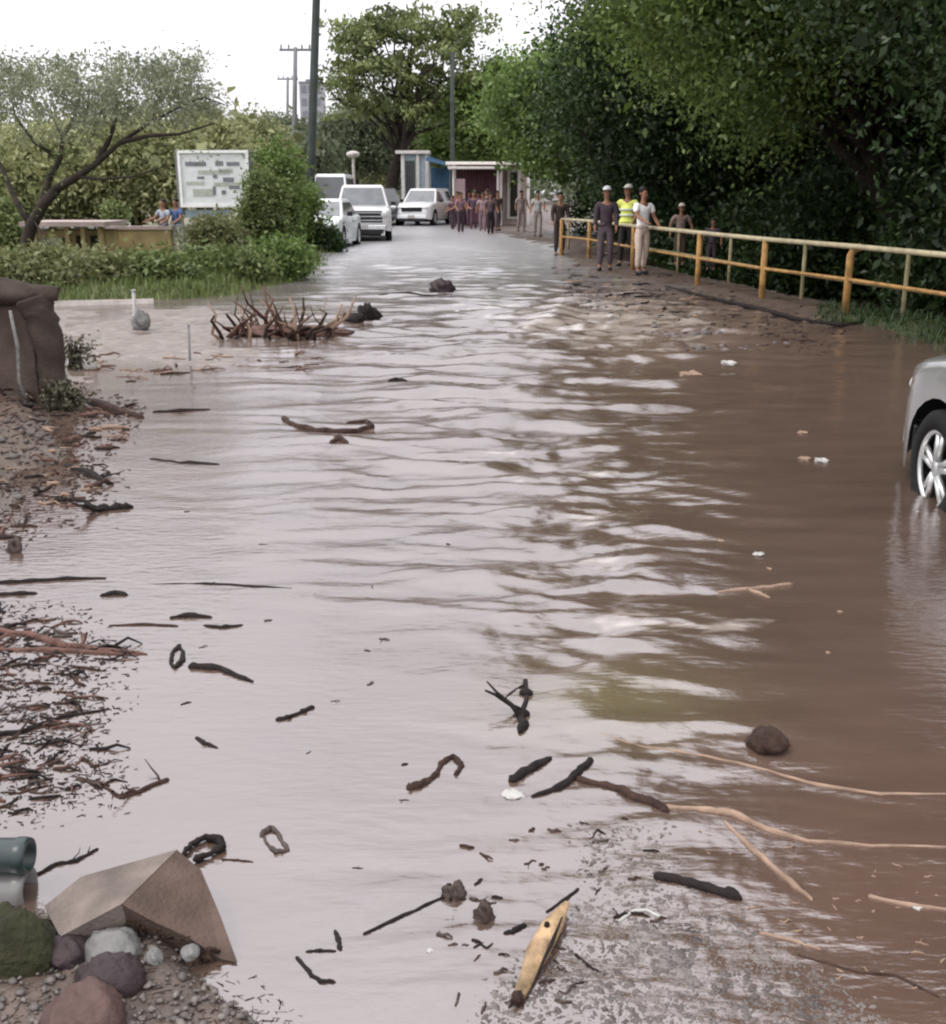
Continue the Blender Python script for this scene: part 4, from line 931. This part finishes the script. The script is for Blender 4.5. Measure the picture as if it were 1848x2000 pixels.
stick([(800,1540),(825,1533),(850,1515),(862,1492),(885,1478),(902,1496),(890,1512)],[10,9,6,6,6,6,5],'wood_brown','brown knotted root with a loop at its upper end',name='root',cat='root',group=D,knots=5)
stick([(1026,1330),(1028,1370),(1018,1405),(1022,1432)],[5,4,5,12],'wood_dark','leafy dark twig standing out upright in the current',name='twig',cat='twig',group=D,twigs=3,knots=2)
stick([(1000,1525),(1035,1508),(1070,1490)],[10,11,9],'wood_dark','short stubby dark log above the white scrap',name='log_or_shadow_line',cat='log',group=D)
stick([(1040,1560),(1090,1545),(1130,1515),(1155,1494)],[4,9,9,8],'wood_dark','dark forked branch rising to a point beside the stubby log',name='branch',cat='branch',group=D)
stick([(1132,1527),(1200,1545),(1265,1566),(1302,1582)],[8,11,10,11],'wood_brown','dark thick end of branch lying across the ripple',name='branch',cat='branch',group=D,knots=3)
stick([(1304,1578),(1370,1583),(1430,1592),(1500,1622),(1580,1645),(1700,1652),(1860,1656)],[6,6,9,6,5,4,3],'wood_pale','very long pale peeled branch running to the right edge',name='branch',cat='branch',group=D,knots=3)
stick([(1415,1606),(1450,1640),(1500,1683),(1545,1722),(1585,1756)],[3,5,6,7,3],'wood_pale','pale side branch slanting down from the long pale one',name='branch',cat='branch',group=D)
stick([(1150,1440),(1260,1466),(1380,1484),(1500,1505),(1600,1533),(1720,1552),(1860,1550)],[2,3,4,4,5,4,3],'wood_pale','thin pale cane lying along the long ripple',name='cane',cat='stick',group=D,lift=-.003)
stick([(1283,1709),(1330,1722),(1400,1738),(1440,1748)],[10,11,11,13],'wood_dark','black broken plank end in the gravel shallows',name='plank',cat='plank',group=D)
stick([(712,1822),(790,1785),(872,1752)],[3,4,4],'wood_dark','thin straight stick with a dark clump at its end',group=D,knots=0)
stick([(1700,1750),(1780,1768),(1860,1776)],[4,6,3],'wood_pale','pale stick with white knot near the lower right edge',group=D,knots=2)
stick([(1485,1822),(1540,1835),(1600,1852)],[4,4,3],'wood_pale','short pale stick in brown water above the gravel',group=D)
stick([(1560,1865),(1680,1900),(1750,1905),(1830,1945)],[2,3,3,3],'wood_brown','thin brown vine trailing at the bottom right',name='vine',cat='vine',group=D)
stick([(1405,1153),(1470,1149),(1540,1142)],[4,4,5],'wood_pale','pale straight stick forming a cross with a shorter one',group=D)
stick([(1465,1151),(1485,1158),(1502,1166)],[4,4,3],'wood_pale','short pale stick crossing the straight one',group=D)
stick([(1125,1860),(1150,1885),(1180,1905)],[4,4,3],'wood_dark','dark short stick right of the yellow split wood',group=D)
stick([(1068,1775),(1100,1752),(1130,1732)],[3,4,4],'wood_dark','dark stick above the yellow split wood',group=D)
stick([(580,1870),(610,1905),(625,1918),(650,1918)],[4,4,6,5],'wood_dark','bent dark stick below the calm water at bottom centre left',group=D)
stick([(600,1858),(625,1856),(655,1858)],[3,4,3],'wood_dark','small flat stick left of the long thin one',group=D)
stick([(655,1818),(662,1832),(664,1850)],[4,6,5],'wood_dark','stumpy dark bit standing beside the flat stick',name='wood_chip',cat='wood chip',group=D)
stick([(985,1822),(1005,1818),(1025,1805)],[4,6,7],'wood_dark','hooked dark bit left of the yellow split wood',name='wood_chip',cat='wood chip',group=D)
stick([(435,1680),(465,1681),(492,1684)],[3,3,2],'wood_brown','thin twig poking out behind the concrete slab',name='twig',cat='twig',group=D)
stick([(70,1712),(110,1690),(150,1683),(190,1660)],[4,6,5,4],'wood_dark','black crooked branch behind the slab at left',name='branch',cat='branch',group=D,twigs=5)
stick([(555,818),(575,832),(620,842),(690,843),(725,835),(715,824),(680,826)],[5,6,7,7,7,5,3],'wood_brown','curved brown branch lying like a bow in the middle water',name='branch',cat='branch',group=D,twigs=2)
stick([(648,866),(662,860),(676,866)],[5,7,5],'wood_brown','small lump of wood just below the bow shaped branch',name='wood_chip',cat='wood chip',group=D,knots=1)
stick([(170,992),(205,996),(250,992)],[9,7,11],'wood_dark','black chunk of wood off the left bank',name='log_or_shadow_line',cat='log',group=D,knots=3,twigs=3)
stick([(760,748),(776,743),(795,748)],[3,8,3],'wood_dark','small dark lump in the far middle water',name='wood_chip',cat='wood chip',group=D,knots=1)
stick([(740,577),(800,576),(900,578)],[1,2,1],'wood_dark','faint thin stick behind the dark rock in the current',group=D)
stick([(-20,1140),(60,1135),(130,1131),(205,1130)],[6,6,5,2],'wood_dark','long black stick pointing from the left edge',group=D,knots=3,twigs=3)
stick([(-20,1163),(40,1160),(70,1160)],[6,6,4],'wood_dark','black stick end below the long black one',group=D)
stick([(200,1164),(222,1160),(242,1162)],[5,9,6],'wood_dark','small dark block floating near the twig raft',name='wood_chip',cat='wood chip',group=D)
stick([(-20,1232),(60,1240),(130,1262),(200,1270),(285,1278)],[7,8,8,7,2],'wood_red','long red-brown branch in the twig raft',name='branch',cat='branch',group=D,twigs=6,knots=2)
stick([(-20,1270),(90,1270),(200,1276),(270,1280)],[4,6,5,2],'wood_red','straight red-brown branch just under the longer one',name='branch',cat='branch',group=D,twigs=4)
stick([(215,1222),(280,1220),(345,1222)],[2,4,3],'wood_brown','thin brown stick right of the twig raft',group=D)
stick([(335,1207),(370,1203),(410,1206)],[4,8,4],'wood_dark','dark flat chunk of bark floating past the raft',name='bark_piece',cat='bark',group=D)
stick([(400,1222),(430,1226),(470,1222)],[3,6,3],'wood_dark','narrow bark strip right below the flat chunk',name='bark_piece',cat='bark',group=D)
stick([(-20,1440),(50,1428),(120,1402),(210,1386)],[7,7,6,3],'wood_dark','dark branch slanting up through the raft',name='branch',cat='branch',group=D,twigs=6)
stick([(300,805),(350,803),(410,800)],[3,5,2],'wood_dark','dark stick off the shore debris',group=D)
stick([(130,910),(170,925),(215,945)],[6,9,5],'wood_dark','dark wet branch sliding off the left bank',name='branch',cat='branch',group=D,twigs=4)
stick([(175,785),(215,800),(275,815)],[9,12,7],'wood_brown','maroon brown log at the shore beside the pillar weeds',name='log_or_shadow_line',cat='log',group=D,knots=4,twigs=4)
# loops: curled leaves
def ring(u,v,ru,rv,r,ang,m,label,name='curled_leaf',cat='leaf'):
    c=G(u,v); s=(c.y*cp+H0*sp)/FPX; fy=1/max(.3,math.sin(math.atan2(H0,c.y)))
    mb=MB(); mb.torus((0,0,0),1,.11,'z',20,6); ca,sa=math.cos(ang),math.sin(ang)
    out=[]
    for i,(x,y,z) in enumerate(mb.v):
        k=1+.16*math.sin(i//6*1.3)+.05*math.sin(i*.9); x*=ru*s*k; y*=rv*s*fy*k; z=z*max(ru,rv)*s*1.3+abs(y)*.15; out.append((x*ca-y*sa,x*sa+y*ca,z))
    mb.v=out; o=mb.build(name,M[m],None,True); o.location=(c.x,c.y,wzp(c.x,c.y)+.006); tag(o,label,cat,'curled leaves on the calm water'); return o
LG='curled leaves on the calm water'
stick([(350,1262),(338,1276),(334,1296),(343,1306),(356,1290),(358,1272),(350,1264)],[6,4,4,5,6,4,4],'wood_dark','curled dark leaf floating left of the thick short log',name='curled_leaf',cat='leaf',group=LG)
stick([(512,1632),(528,1618),(543,1628),(552,1646),(564,1662),(540,1666),(522,1650),(515,1636)],[7,7,6,4,5,6,3,3],'leaf_litter','open curled dark leaf between slab and calm water',name='curled_leaf',cat='leaf',group=LG)
stick([(360,1676),(374,1656),(402,1642),(430,1648),(434,1662),(412,1674),(384,1684)],[6,6,7,9,8,5,8],'wood_dark','curled black leaf sheath resting behind the slab tip',name='curled_leaf',cat='leaf',group=LG,lift=.01)
# clumps
def lump(u,v,w,h_,m,label,name,cat,group=None,seed=1,amp=.3,sink=.35,dep=1):
    c=G(u,v); s=(c.y*cp+H0*sp)/FPX; z=wzp(c.x,c.y)
    mb=MB(); mb.rock((0,0,h_*s*(.5-sink)),(w*s/2,w*s/2*dep,h_*s*.62),seed,22,14,amp)
    o=mb.build(name,M[m],None,True); o.location=(c.x,c.y,z); tag(o,label,cat,group); return o
lump(862,572,44,24,'rock_dark','dark pointed rock parting the current in the far road','rock','rock',seed=3,amp=.4,sink=.2)
lump(1496,1464,74,40,'wood_brown','round dark brown lump half sunk at the long ripple','coconut','coconut',seed=4,amp=.22,sink=.3)
lump(276,645,30,34,'rock_grey','grey stone sitting in the mud right of the white post','rock','rock',seed=6,sink=.1)
lump(886,1752,36,34,'leaf_litter','dark leaf clump at the tip of the thin straight stick','leaf_clump','leaves','sodden leaf clumps',seed=7,amp=.5)
lump(946,1785,36,36,'leaf_litter','dark leaf clump right of the one on the stick','leaf_clump','leaves','sodden leaf clumps',seed=8,amp=.5)
lump(30,1076,28,30,'leaf_litter','dark leaf clump near the left edge below the shore','leaf_clump','leaves','sodden leaf clumps',seed=9,amp=.5)
lump(720,622,44,38,'wood_dark','black rounded stump at the right end of the brush heap','stump','stump',seed=10,amp=.4)
lump(690,628,60,20,'wood_dark','black log joining the stump to the brush heap','log_or_shadow_line','log',D,seed=11,amp=.3)
lump(1004,1552,40,8,'white_plastic','white scrap under the stubby log','plastic_scrap','litter','pale litter on the flood',seed=12,amp=.4)
stick([(1212,1790),(1240,1772),(1262,1772),(1290,1786)],[3,4,4,3],'white_plastic','bent white strip in the gravel shallows',name='plastic_strip',cat='litter',group='pale litter on the flood')
for k,(u,v,w,m,l) in enumerate([(1350,742,50,'wood_pale','flat tan scrap in the brown shallows'),(1420,708,34,'white_plastic','white scrap upstream in the rough water'),(1568,846,22,'wood_pale','pale bit highest of those left of the silver car'),(1572,896,26,'wood_pale','left of two pale bits level with the wheel'),(1604,900,30,'white_plastic','right of two pale bits level with the wheel'),(1482,1085,22,'white_plastic','white bit above the crossed pale sticks'),(1408,1060,16,'wood_pale','tiny pale bit left of the white one'),(1503,1112,14,'wood_pale','tiny pale bit right over the crossed sticks'),(1617,1275,10,'wood_pale','tiny pale fleck alone in the brown water'),(1792,1772,18,'white_plastic','white knot lying on the pale stick'),(840,1857,14,'white_plastic','white bit in the shallows at bottom centre'),(1640,1195,12,'wood_pale','pale fleck right of the crossed sticks')]):
    lump(u,v,w*.8,w*.22,m,l,'scrap','litter','pale litter on the flood',seed=20+k,amp=.5)
# foam of pale bits
# yellow split wood
def split_wood():
    pts=[G(u,v) for u,v in [(1010,1962),(1028,1925),(1050,1870),(1080,1815),(1108,1772)]]; s=(pts[2].y*cp+H0*sp)/FPX
    t=empty('split_wood',(pts[2].x,pts[2].y,0)); tag(t,'yellow split piece of wood with a dark crack in the shallows','wood piece'); o=Vector((pts[2].x,pts[2].y,0))
    w=[12,15,24,22,6]; mb=MB(); mb.tube([p-o+Vector((0,0,.014)) for p in pts],[a*s for a in w],9,flat=.45); mb.build('heartwood',M['wood_yellow'],t,True)
    mb=MB(); cr=[G(u,v,.02) for u,v in [(1040,1935),(1062,1885),(1078,1850),(1098,1800)]]; mb.tube([c-o+Vector((0,0,.012)) for c in cr],[.002,.004,.005,.002],6); mb.build('crack',M['wood_dark'],t)
    mb=MB(); e=pts[0]-o; mb.rock((e.x,e.y,.014),(13*s,15*s,.014),3,12,8,.3); mb.build('bark_end',M['wood_brown'],t,True)
    mb=MB(); e=G(1068,1812,.02)-o; mb.rock((e.x,e.y,.028),(6*s,7*s,.006),3,12,8,.3); mb.build('knot',M['wood_dark'],t,True)
split_wood()
# brush heap (uprooted shrub)
def brush():
    o=G(560,655); s=(o.y*cp+H0*sp)/FPX; t=empty('uprooted_shrub',(o.x,o.y,0)); tag(t,'heap of red-brown roots and bare branches stranded at the mud edge','brush heap')
    rnd=random.Random(5)
    mb=MB(); mb.rock((0,0,.03),(95*s,40*s,14*s),3,24,12,.5); mb.build('root_mass',M['wood_red'],t,True)
    for i in range(44):
        x=rnd.uniform(-115,85)*s; y=rnd.uniform(-.5,.5); L=rnd.uniform(35,88)*s; lean=rnd.gauss(.1,.42); 
        if i%4==0: L*=1.25
        if i%5==0: lean*=2.2
        a=Vector((x,y,.0)); b=a+Vector((math.sin(lean)*L,rnd.gauss(0,.2),abs(math.cos(lean))*L))
        mb=MB(); k=[a,a.lerp(b,.3)+Vector((rnd.gauss(0,.05),0,rnd.gauss(0,.03))),a.lerp(b,.65)+Vector((rnd.gauss(0,.07),0,rnd.gauss(0,.03))),b]; r=rnd.uniform(2.0,5.0)*s
        mb.tube(k,[r,r*.85,r*.6,r*.3],6); mb.build('branch',M[rnd.choice(['wood_red','wood_brown','wood_pale','wood_red'])],t,True)
    for dx,dl in ((95,50),(110,75),(88,60)):
        mb=MB(); mb.tube([(dx*s-.2,0,.02),((dx+10)*s,0,dl*s*.5),((dx+dl*.35)*s,.05,dl*s)],[4*s,4*s,2*s],6); mb.build('branch',M['wood_pale'],t,True)
    for i in range(6):
        x=rnd.uniform(-60,80)*s; mb=MB(); r=rnd.uniform(12,22)*s; mb.tube([(x+r*math.cos(a),.2*math.sin(a*2)-.3,r*1.1*math.sin(a)) for a in np.linspace(-.2,math.pi+.2,9)],3.2*s,6); mb.build('root_loop',M['wood_brown'],t,True)
brush()
# twig rafts: individual twigs, all alike
def twigs(poly,n,rng,label,group,ms,pxr=(1.5,4),pxl=(25,90),seed=3,dirs=None):
    rnd=random.Random(seed); us=[p[0] for p in poly]; vs=[p[1] for p in poly]; k=0
    while k<n:
        u=rnd.uniform(min(us),max(us)); v=rnd.uniform(min(vs),max(vs))
        if sdist(poly,np.array([u]),np.array([v]))[0]<0: continue
        c=G(u,v); s=(c.y*cp+H0*sp)/FPX; L=rnd.uniform(*pxl)*s; r=rnd.uniform(*pxr)*s; a=rnd.gauss(0,.55) if rnd.random()<.75 else rnd.uniform(0,3)
        d=Vector((math.cos(a),math.sin(a)*.8,0))*L/2; z=wzp(c.x,c.y)+r*.3
        mb=MB(); q=[c-d,c-d*.3+Vector((0,rnd.gauss(0,.12)*L,0)),c+d*.35+Vector((0,rnd.gauss(0,.12)*L,abs(rnd.gauss(0,.08))*L)),c+d]
        q=[Vector((p.x-c.x,p.y-c.y,p.z)) for p in q]; mb.tube(q,[r*.8,r,r*.8,r*.4],6)
        if rnd.random()<.6: mb.tube([q[1],q[1]+Vector((rnd.gauss(0,.2)*L,rnd.gauss(0,.25)*L,.08*L))],[r*.6,r*.3],5)
        o=mb.build('twig',M[rnd.choice(ms)],None,True); o.location=(c.x,c.y,z); tag(o,label,'twig',group); k+=1
RAFT=[(-30,1180),(150,1200),(260,1260),(200,1330),(160,1350),(230,1390),(200,1440),(260,1500),(240,1550),(120,1560),(60,1590),(-30,1600)]
twigs(RAFT,130,None,'loose wet twig in the floating raft by the left edge','twigs in the raft at the left edge',['wood_dark','wood_brown','wood_dark','wood_red','leaf_litter'],seed=3)
twigs([(-20,780),(130,800),(280,780),(250,850),(200,900),(220,960),(100,1010),(0,1060),(-30,1060)],90,None,'loose dark twig stranded on the left bank below the pillar','twigs stranded on the left bank',['wood_dark','wood_brown','wood_pale','wood_red'],pxl=(16,60),pxr=(1.5,5),seed=4)
twigs([(180,690),(420,690),(660,690),(600,730),(420,735),(200,760)],34,None,'thin twig stranded along the near edge of the pale mud','twigs along the mud edge',['wood_brown','wood_red','wood_pale'],pxl=(14,60),pxr=(1,3),seed=5)
twigs([(900,1640),(1150,1580),(1300,1620),(1300,1780),(1100,1960),(900,1980),(830,1750)],46,None,'small dark twig washing through the gravel shallows','twigs in the gravel shallows',['wood_dark','leaf_litter','wood_brown'],pxl=(10,42),pxr=(1.5,4),seed=6)
twigs([(1250,1580),(1848,1700),(1848,1960),(1600,1900),(1380,1700)],34,None,'fine pale twig adrift in the brown water at lower right','fine twigs adrift at lower right',['wood_pale'],pxl=(5,26),pxr=(1,2.2),seed=8)
twigs([(350,950),(900,1000),(900,1700),(520,1700),(330,1350)],16,None,'tiny dark fleck of wood on the calm open water','flecks on the calm water',['wood_dark','leaf_litter'],pxl=(8,24),pxr=(1,2.5),seed=7)
twigs([(1080,520),(1290,560),(1480,610),(1640,640),(1560,680),(1300,620),(1120,580)],46,None,'loose twig washed up on the right mud bank below the railing','twigs washed up on the right bank',['wood_dark','wood_brown','wood_pale'],pxl=(12,55),pxr=(1,3),seed=11)
def raft_fine(name,poly,n,m,label,sz=(4,16)):
    us=[p[0] for p in poly]; vs=[p[1] for p in poly]; u=RNG.uniform(min(us),max(us),n*3); v=RNG.uniform(min(vs),max(vs),n*3)
    ins=sdist(poly,u,v)>RNG.normal(14,26,len(u)); u,v=u[ins][:n],v[ins][:n]; d=np.array([G(a,b)[:2] for a,b in zip(u,v)])
    z=np.maximum(wz(d[:,0],d[:,1]),gz(d[:,0],d[:,1])[0]); mb=MB()
    for (x,y),zz in zip(d,z):
        s=(y*cp+H0*sp)/FPX; L=random.uniform(*sz)*s; a=random.gauss(0,.8); r=random.uniform(.6,1.8)*s; e=Vector((math.cos(a)*L/2,math.sin(a)*L/2,random.uniform(0,.2)*L)); c=Vector((x,y,zz+r*.4)); mb.tube([c-e,c+e],[r,r*.6],4)
    tag(mb.build(name,M[m],None),label,'debris',kind='stuff')
raft_fine('floating_litter',[(-30,1170),(150,1190),(270,1270),(220,1450),(260,1560),(100,1600),(-30,1620)],1500,'wood_dark','fine plant litter packed between the twigs of the left raft')
raft_fine('bank_litter',[(-30,760),(150,770),(290,790),(200,880),(230,960),(100,1030),(-30,1080)],1300,'wood_brown','fine plant litter on the left bank')
raft_fine('soil_litter',[(-60,1770),(300,1800),(440,1870),(600,2000),(620,2100),(-60,2100)],700,'wood_brown','fine plant litter on the bottom left soil',(6,26))
raft_fine('bank_litter',[(1080,520),(1290,560),(1480,610),(1660,645),(1560,690),(1300,630),(1120,590)],500,'wood_dark','fine plant litter on the right mud bank',(3,14))
# ---------------------------------------------------------------- bottom left: slab, rocks, pipes
def slab():
    A=G(96,1800,.03); t=empty('concrete_slab',(A.x,A.y,0)); tag(t,'broken wedge of concrete slab lying at the bottom left','concrete slab')
    def W(u,v,z): return G(u,v,z)
    a=W(88,1770,.10); b=W(160,1712,.105); c_=W(345,1660,.13); r=W(238,1765,.135); d=W(118,1828,.075)
    e=W(392,1700,.10); f=W(430,1790,.05); g_=W(462,1878,.005); h_=W(370,1832,.06); i_=W(300,1800,.09); k_=W(432,1872,.01)
    top=[a,b,c_,r,d]; sd=[c_,e,f,g_,k_,h_,i_,r]
    th=Vector((.0,.0,-.075))
    def prism(name,q,m,th):
        o=Vector((A.x,A.y,0)); mb=MB(); k=len(q); mb.v=[tuple(p-o) for p in q]+[tuple(p-o+th) for p in q]
        mb.f=[tuple(range(k)),tuple(range(k,2*k))[::-1]]+[(j,(j+1)%k,k+(j+1)%k,k+j) for j in range(k)]
        return mb.build(name,m,t,bevel=.0015)
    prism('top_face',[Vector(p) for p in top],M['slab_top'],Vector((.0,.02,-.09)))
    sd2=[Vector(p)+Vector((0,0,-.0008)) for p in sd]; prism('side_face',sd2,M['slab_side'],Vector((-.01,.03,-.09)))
    # broken underside
    mb=MB(); o=Vector((A.x,A.y,0)); rnd=random.Random(2)
    for u,v,z in [(118,1832,.06),(150,1822,.065),(185,1812,.07),(215,1802,.08),(245,1800,.085),(275,1808,.08),(310,1815,.07),(345,1825,.06),(375,1842,.045),(405,1862,.03)]:
        p=W(u,v,z-.012)-o
        for _ in range(4): mb.rock(p+Vector((rnd.gauss(0,.010),rnd.gauss(0,.006),rnd.gauss(0,.008))),(rnd.uniform(.006,.018),rnd.uniform(.005,.012),rnd.uniform(.005,.011)),rnd.randrange(99),9,6,.7)
    mb.build('broken_edge',M['slab_break'],t,True)
slab()
RK='stones on the bottom left soil'
def rk(u,v,w,h_,m,l,seed,z=.03,amp=.18,dep=1.):
    c=G(u,v,z); s=(c.y*cp+H0*sp)/FPX; mb=MB(); mb.rock((0,0,0),(w*s/2,w*s/2*dep,h_*s*.55),seed,30,20,amp); o=mb.build('rock',M[m],None,True); o.location=(c.x,c.y,z+.01); tag(o,l,'rock',RK)
rk(222,1868,105,80,'rock_grey','pale grey rounded stone under the slab',61)
rk(215,1925,130,100,'rock_dark','purple-brown stone between the grey and reddish ones',62,dep=.8)
rk(165,2000,150,110,'rock_red','reddish stone cut by the bottom edge',63)
rk(30,1885,190,190,'rock_moss','large mossy green stone at the left edge',64,z=.01,dep=.8)
rk(130,1870,90,60,'rock_dark','dark stone in the shade under the slab',65)
rk(372,1868,34,24,'rock_grey','small pale stone right of the grey rounded one',66)
rk(300,1880,34,34,'rock_grey','small upright pale stone beside the grey rounded one',67)
def pipes():
    for v,r,m,l,z in [(1672,.043,'teal_pipe','dark teal pipe end sticking in from the left edge',.12),(1735,.05,'grey_pipe','thick grey pipe end below the teal one',.055)]:
        e=P(58,v,2.28); t=empty('pipe',(e.x,e.y,0)); tag(t,l,'pipe','pipe ends at the left edge')
        z=e.z; n=20
        mb=MB(); prof=[(0,r),(-.012,r*1.06),(-.03,r*1.06),(-.034,r),(-.8,r),(-.8,r*.8),(0,r*.8)]
        for i in range(n):
            a=2*math.pi*i/n
            for x,rr in prof: mb.v.append((x,rr*math.cos(a),z+rr*math.sin(a)))
        k=len(prof)
        for i in range(n):
            for j in range(k): mb.f.append((i*k+j,i*k+(j+1)%k,((i+1)%n)*k+(j+1)%k,((i+1)%n)*k+j))
        mb.build('pipe_wall',M[m],t,True)
        MB().tube([(-.7,0,z),(-.69,0,z)],r*.8,14).build('inner_plug',M['black_trim'],t)
pipes()
# gravel
def gravel(name,poly,n,m,label,sz,seed=1,zoff=0,spread=14):
    rnd=np.random.default_rng(seed); us=[p[0] for p in poly]; vs=[p[1] for p in poly]
    u=rnd.uniform(min(us),max(us),n*3); v=rnd.uniform(min(vs),max(vs),n*3); ins=sdist(poly,u,v)>rnd.normal(5,spread,len(u)); u,v=u[ins][:n],v[ins][:n]
    d=np.array([G(a,b)[:2] for a,b in zip(u,v)]); n=len(d); z=gz(d[:,0],d[:,1])[0]
    ico=np.array([(0,0,1),(.9,0,.4),(.28,.85,.4),(-.72,.52,.4),(-.72,-.52,.4),(.28,-.85,.4),(.72,.52,-.4),(-.28,.85,-.4),(-.9,0,-.4),(-.28,-.85,-.4),(.72,-.52,-.4),(0,0,-1)])
    fc=np.array([(0,1,2),(0,2,3),(0,3,4),(0,4,5),(0,5,1),(1,6,2),(2,7,3),(3,8,4),(4,9,5),(5,10,1),(2,6,7),(3,7,8),(4,8,9),(5,9,10),(1,10,6),(11,7,6),(11,8,7),(11,9,8),(11,10,9),(11,6,10)])
    s=sz[0]+(sz[1]-sz[0])*rnd.uniform(0,1,n)**3; V=ico[None]*rnd.uniform(.65,1.3,(n,12,1))*s[:,None,None]*rnd.uniform([.7,.7,.35],[1.5,1.1,.7],(n,3))[:,None]
    a=rnd.uniform(0,6.28,n); ca,sa=np.cos(a)[:,None],np.sin(a)[:,None]; x,y=V[...,0].copy(),V[...,1].copy(); V[...,0]=x*ca-y*sa; V[...,1]=x*sa+y*ca
    V+=np.column_stack([d,(np.maximum(z,wz(d[:,0],d[:,1]))-.25*s) if zoff is None else np.maximum(z,-.02)+zoff])[:,None]; F=(fc[None]+12*np.arange(n)[:,None,None]).reshape(-1,3)
    tag(npmesh(name,V.reshape(-1,3),F,M[m],smooth=False),label,'gravel',kind='stuff')
GP=[(1120,1600),(1290,1620),(1340,1720),(1470,1790),(1650,1930),(1800,2060),(1800,2100),(880,2100),(950,1950),(1060,1840),(1140,1740)]
gravel('gravel',GP,7000,'gravel','grey gravel breaking through the shallow water',(.002,.011),2,None)
gravel('gravel',GP,1500,'gravel_pale','pale pebbles in the shallow water',(.0015,.007),3,None)
BP=[(-60,1760),(120,1800),(300,1800),(440,1870),(520,1930),(600,2000),(620,2100),(-60,2100)]
gravel('gravel',BP,650,'gravel','brown grit on the bottom left soil',(.003,.013),4,.004)
gravel('gravel',BP,200,'gravel_pale','pale chips on the bottom left soil',(.004,.016),5,.006)
gravel('gravel',[(-60,770),(200,780),(220,950),(60,1050),(-60,1070)],420,'gravel','stones and rubbish on the left bank',(.006,.03),6,.005)
gravel('gravel',[(1100,550),(1480,640),(1560,680),(1350,690),(1080,610)],380,'gravel','stones in the brown shallows beside the right bank',(.02,.08),7,.0)
# ---------------------------------------------------------------- light
wd=bpy.data.worlds.new('World'); S.world=wd; wd.use_nodes=True; nt=wd.node_tree; bg=nt.nodes['Background']
sk=nt.nodes.new('ShaderNodeTexSky'); sk.sky_type='NISHITA'; sk.sun_disc=False; SE,SR=R(58),R(-110); sk.sun_elevation=SE; sk.sun_rotation=SR; sk.dust_density=4
tc=nt.nodes.new('ShaderNodeTexCoord'); sx=nt.nodes.new('ShaderNodeSeparateXYZ'); nt.links.new(tc.outputs['Generated'],sx.inputs[0])
rp=nt.nodes.new('ShaderNodeValToRGB'); nt.links.new(sx.outputs['Z'],rp.inputs['Fac'])
rp.color_ramp.elements[0].position=0; rp.color_ramp.elements[0].color=(.50,.49,.52,1); rp.color_ramp.elements[1].position=.75; rp.color_ramp.elements[1].color=(.98,.97,1,1)
cn=nt.nodes.new('ShaderNodeTexNoise'); cn.inputs['Scale'].default_value=2.2; cn.inputs['Detail'].default_value=5; nt.links.new(tc.outputs['Generated'],cn.inputs['Vector'])
cr=nt.nodes.new('ShaderNodeMapRange'); cr.inputs['From Min'].default_value=.3; cr.inputs['From Max'].default_value=.7; cr.inputs['To Min'].default_value=.85*14; cr.inputs['To Max'].default_value=1.1*14; nt.links.new(cn.outputs['Fac'],cr.inputs['Value'])
vm=nt.nodes.new('ShaderNodeVectorMath'); vm.operation='SCALE'; nt.links.new(rp.outputs['Color'],vm.inputs[0]); nt.links.new(cr.outputs[0],vm.inputs['Scale'])
mx=nt.nodes.new('ShaderNodeMix'); mx.data_type='RGBA'; mx.inputs[0].default_value=.9; nt.links.new(sk.outputs[0],mx.inputs[6]); nt.links.new(vm.outputs[0],mx.inputs[7]); nt.links.new(mx.outputs[2],bg.inputs[0]); bg.inputs[1].default_value=.13
sun=bpy.data.lights.new('sun','SUN'); sun.energy=1.0; sun.angle=R(14); sun.color=(1,.96,.9); so=bpy.data.objects.new('sun',sun); COL.objects.link(so)
d=Vector((math.sin(SR)*math.cos(SE),math.cos(SR)*math.cos(SE),math.sin(SE))); so.rotation_euler=d.to_track_quat('Z','Y').to_euler()
S.view_settings.view_transform='Standard'; S.view_settings.look='None'; S.view_settings.gamma=1; S.view_settings.exposure=.5
S.render.engine='CYCLES'; S.cycles.max_bounces=6; S.cycles.filter_width=2.2
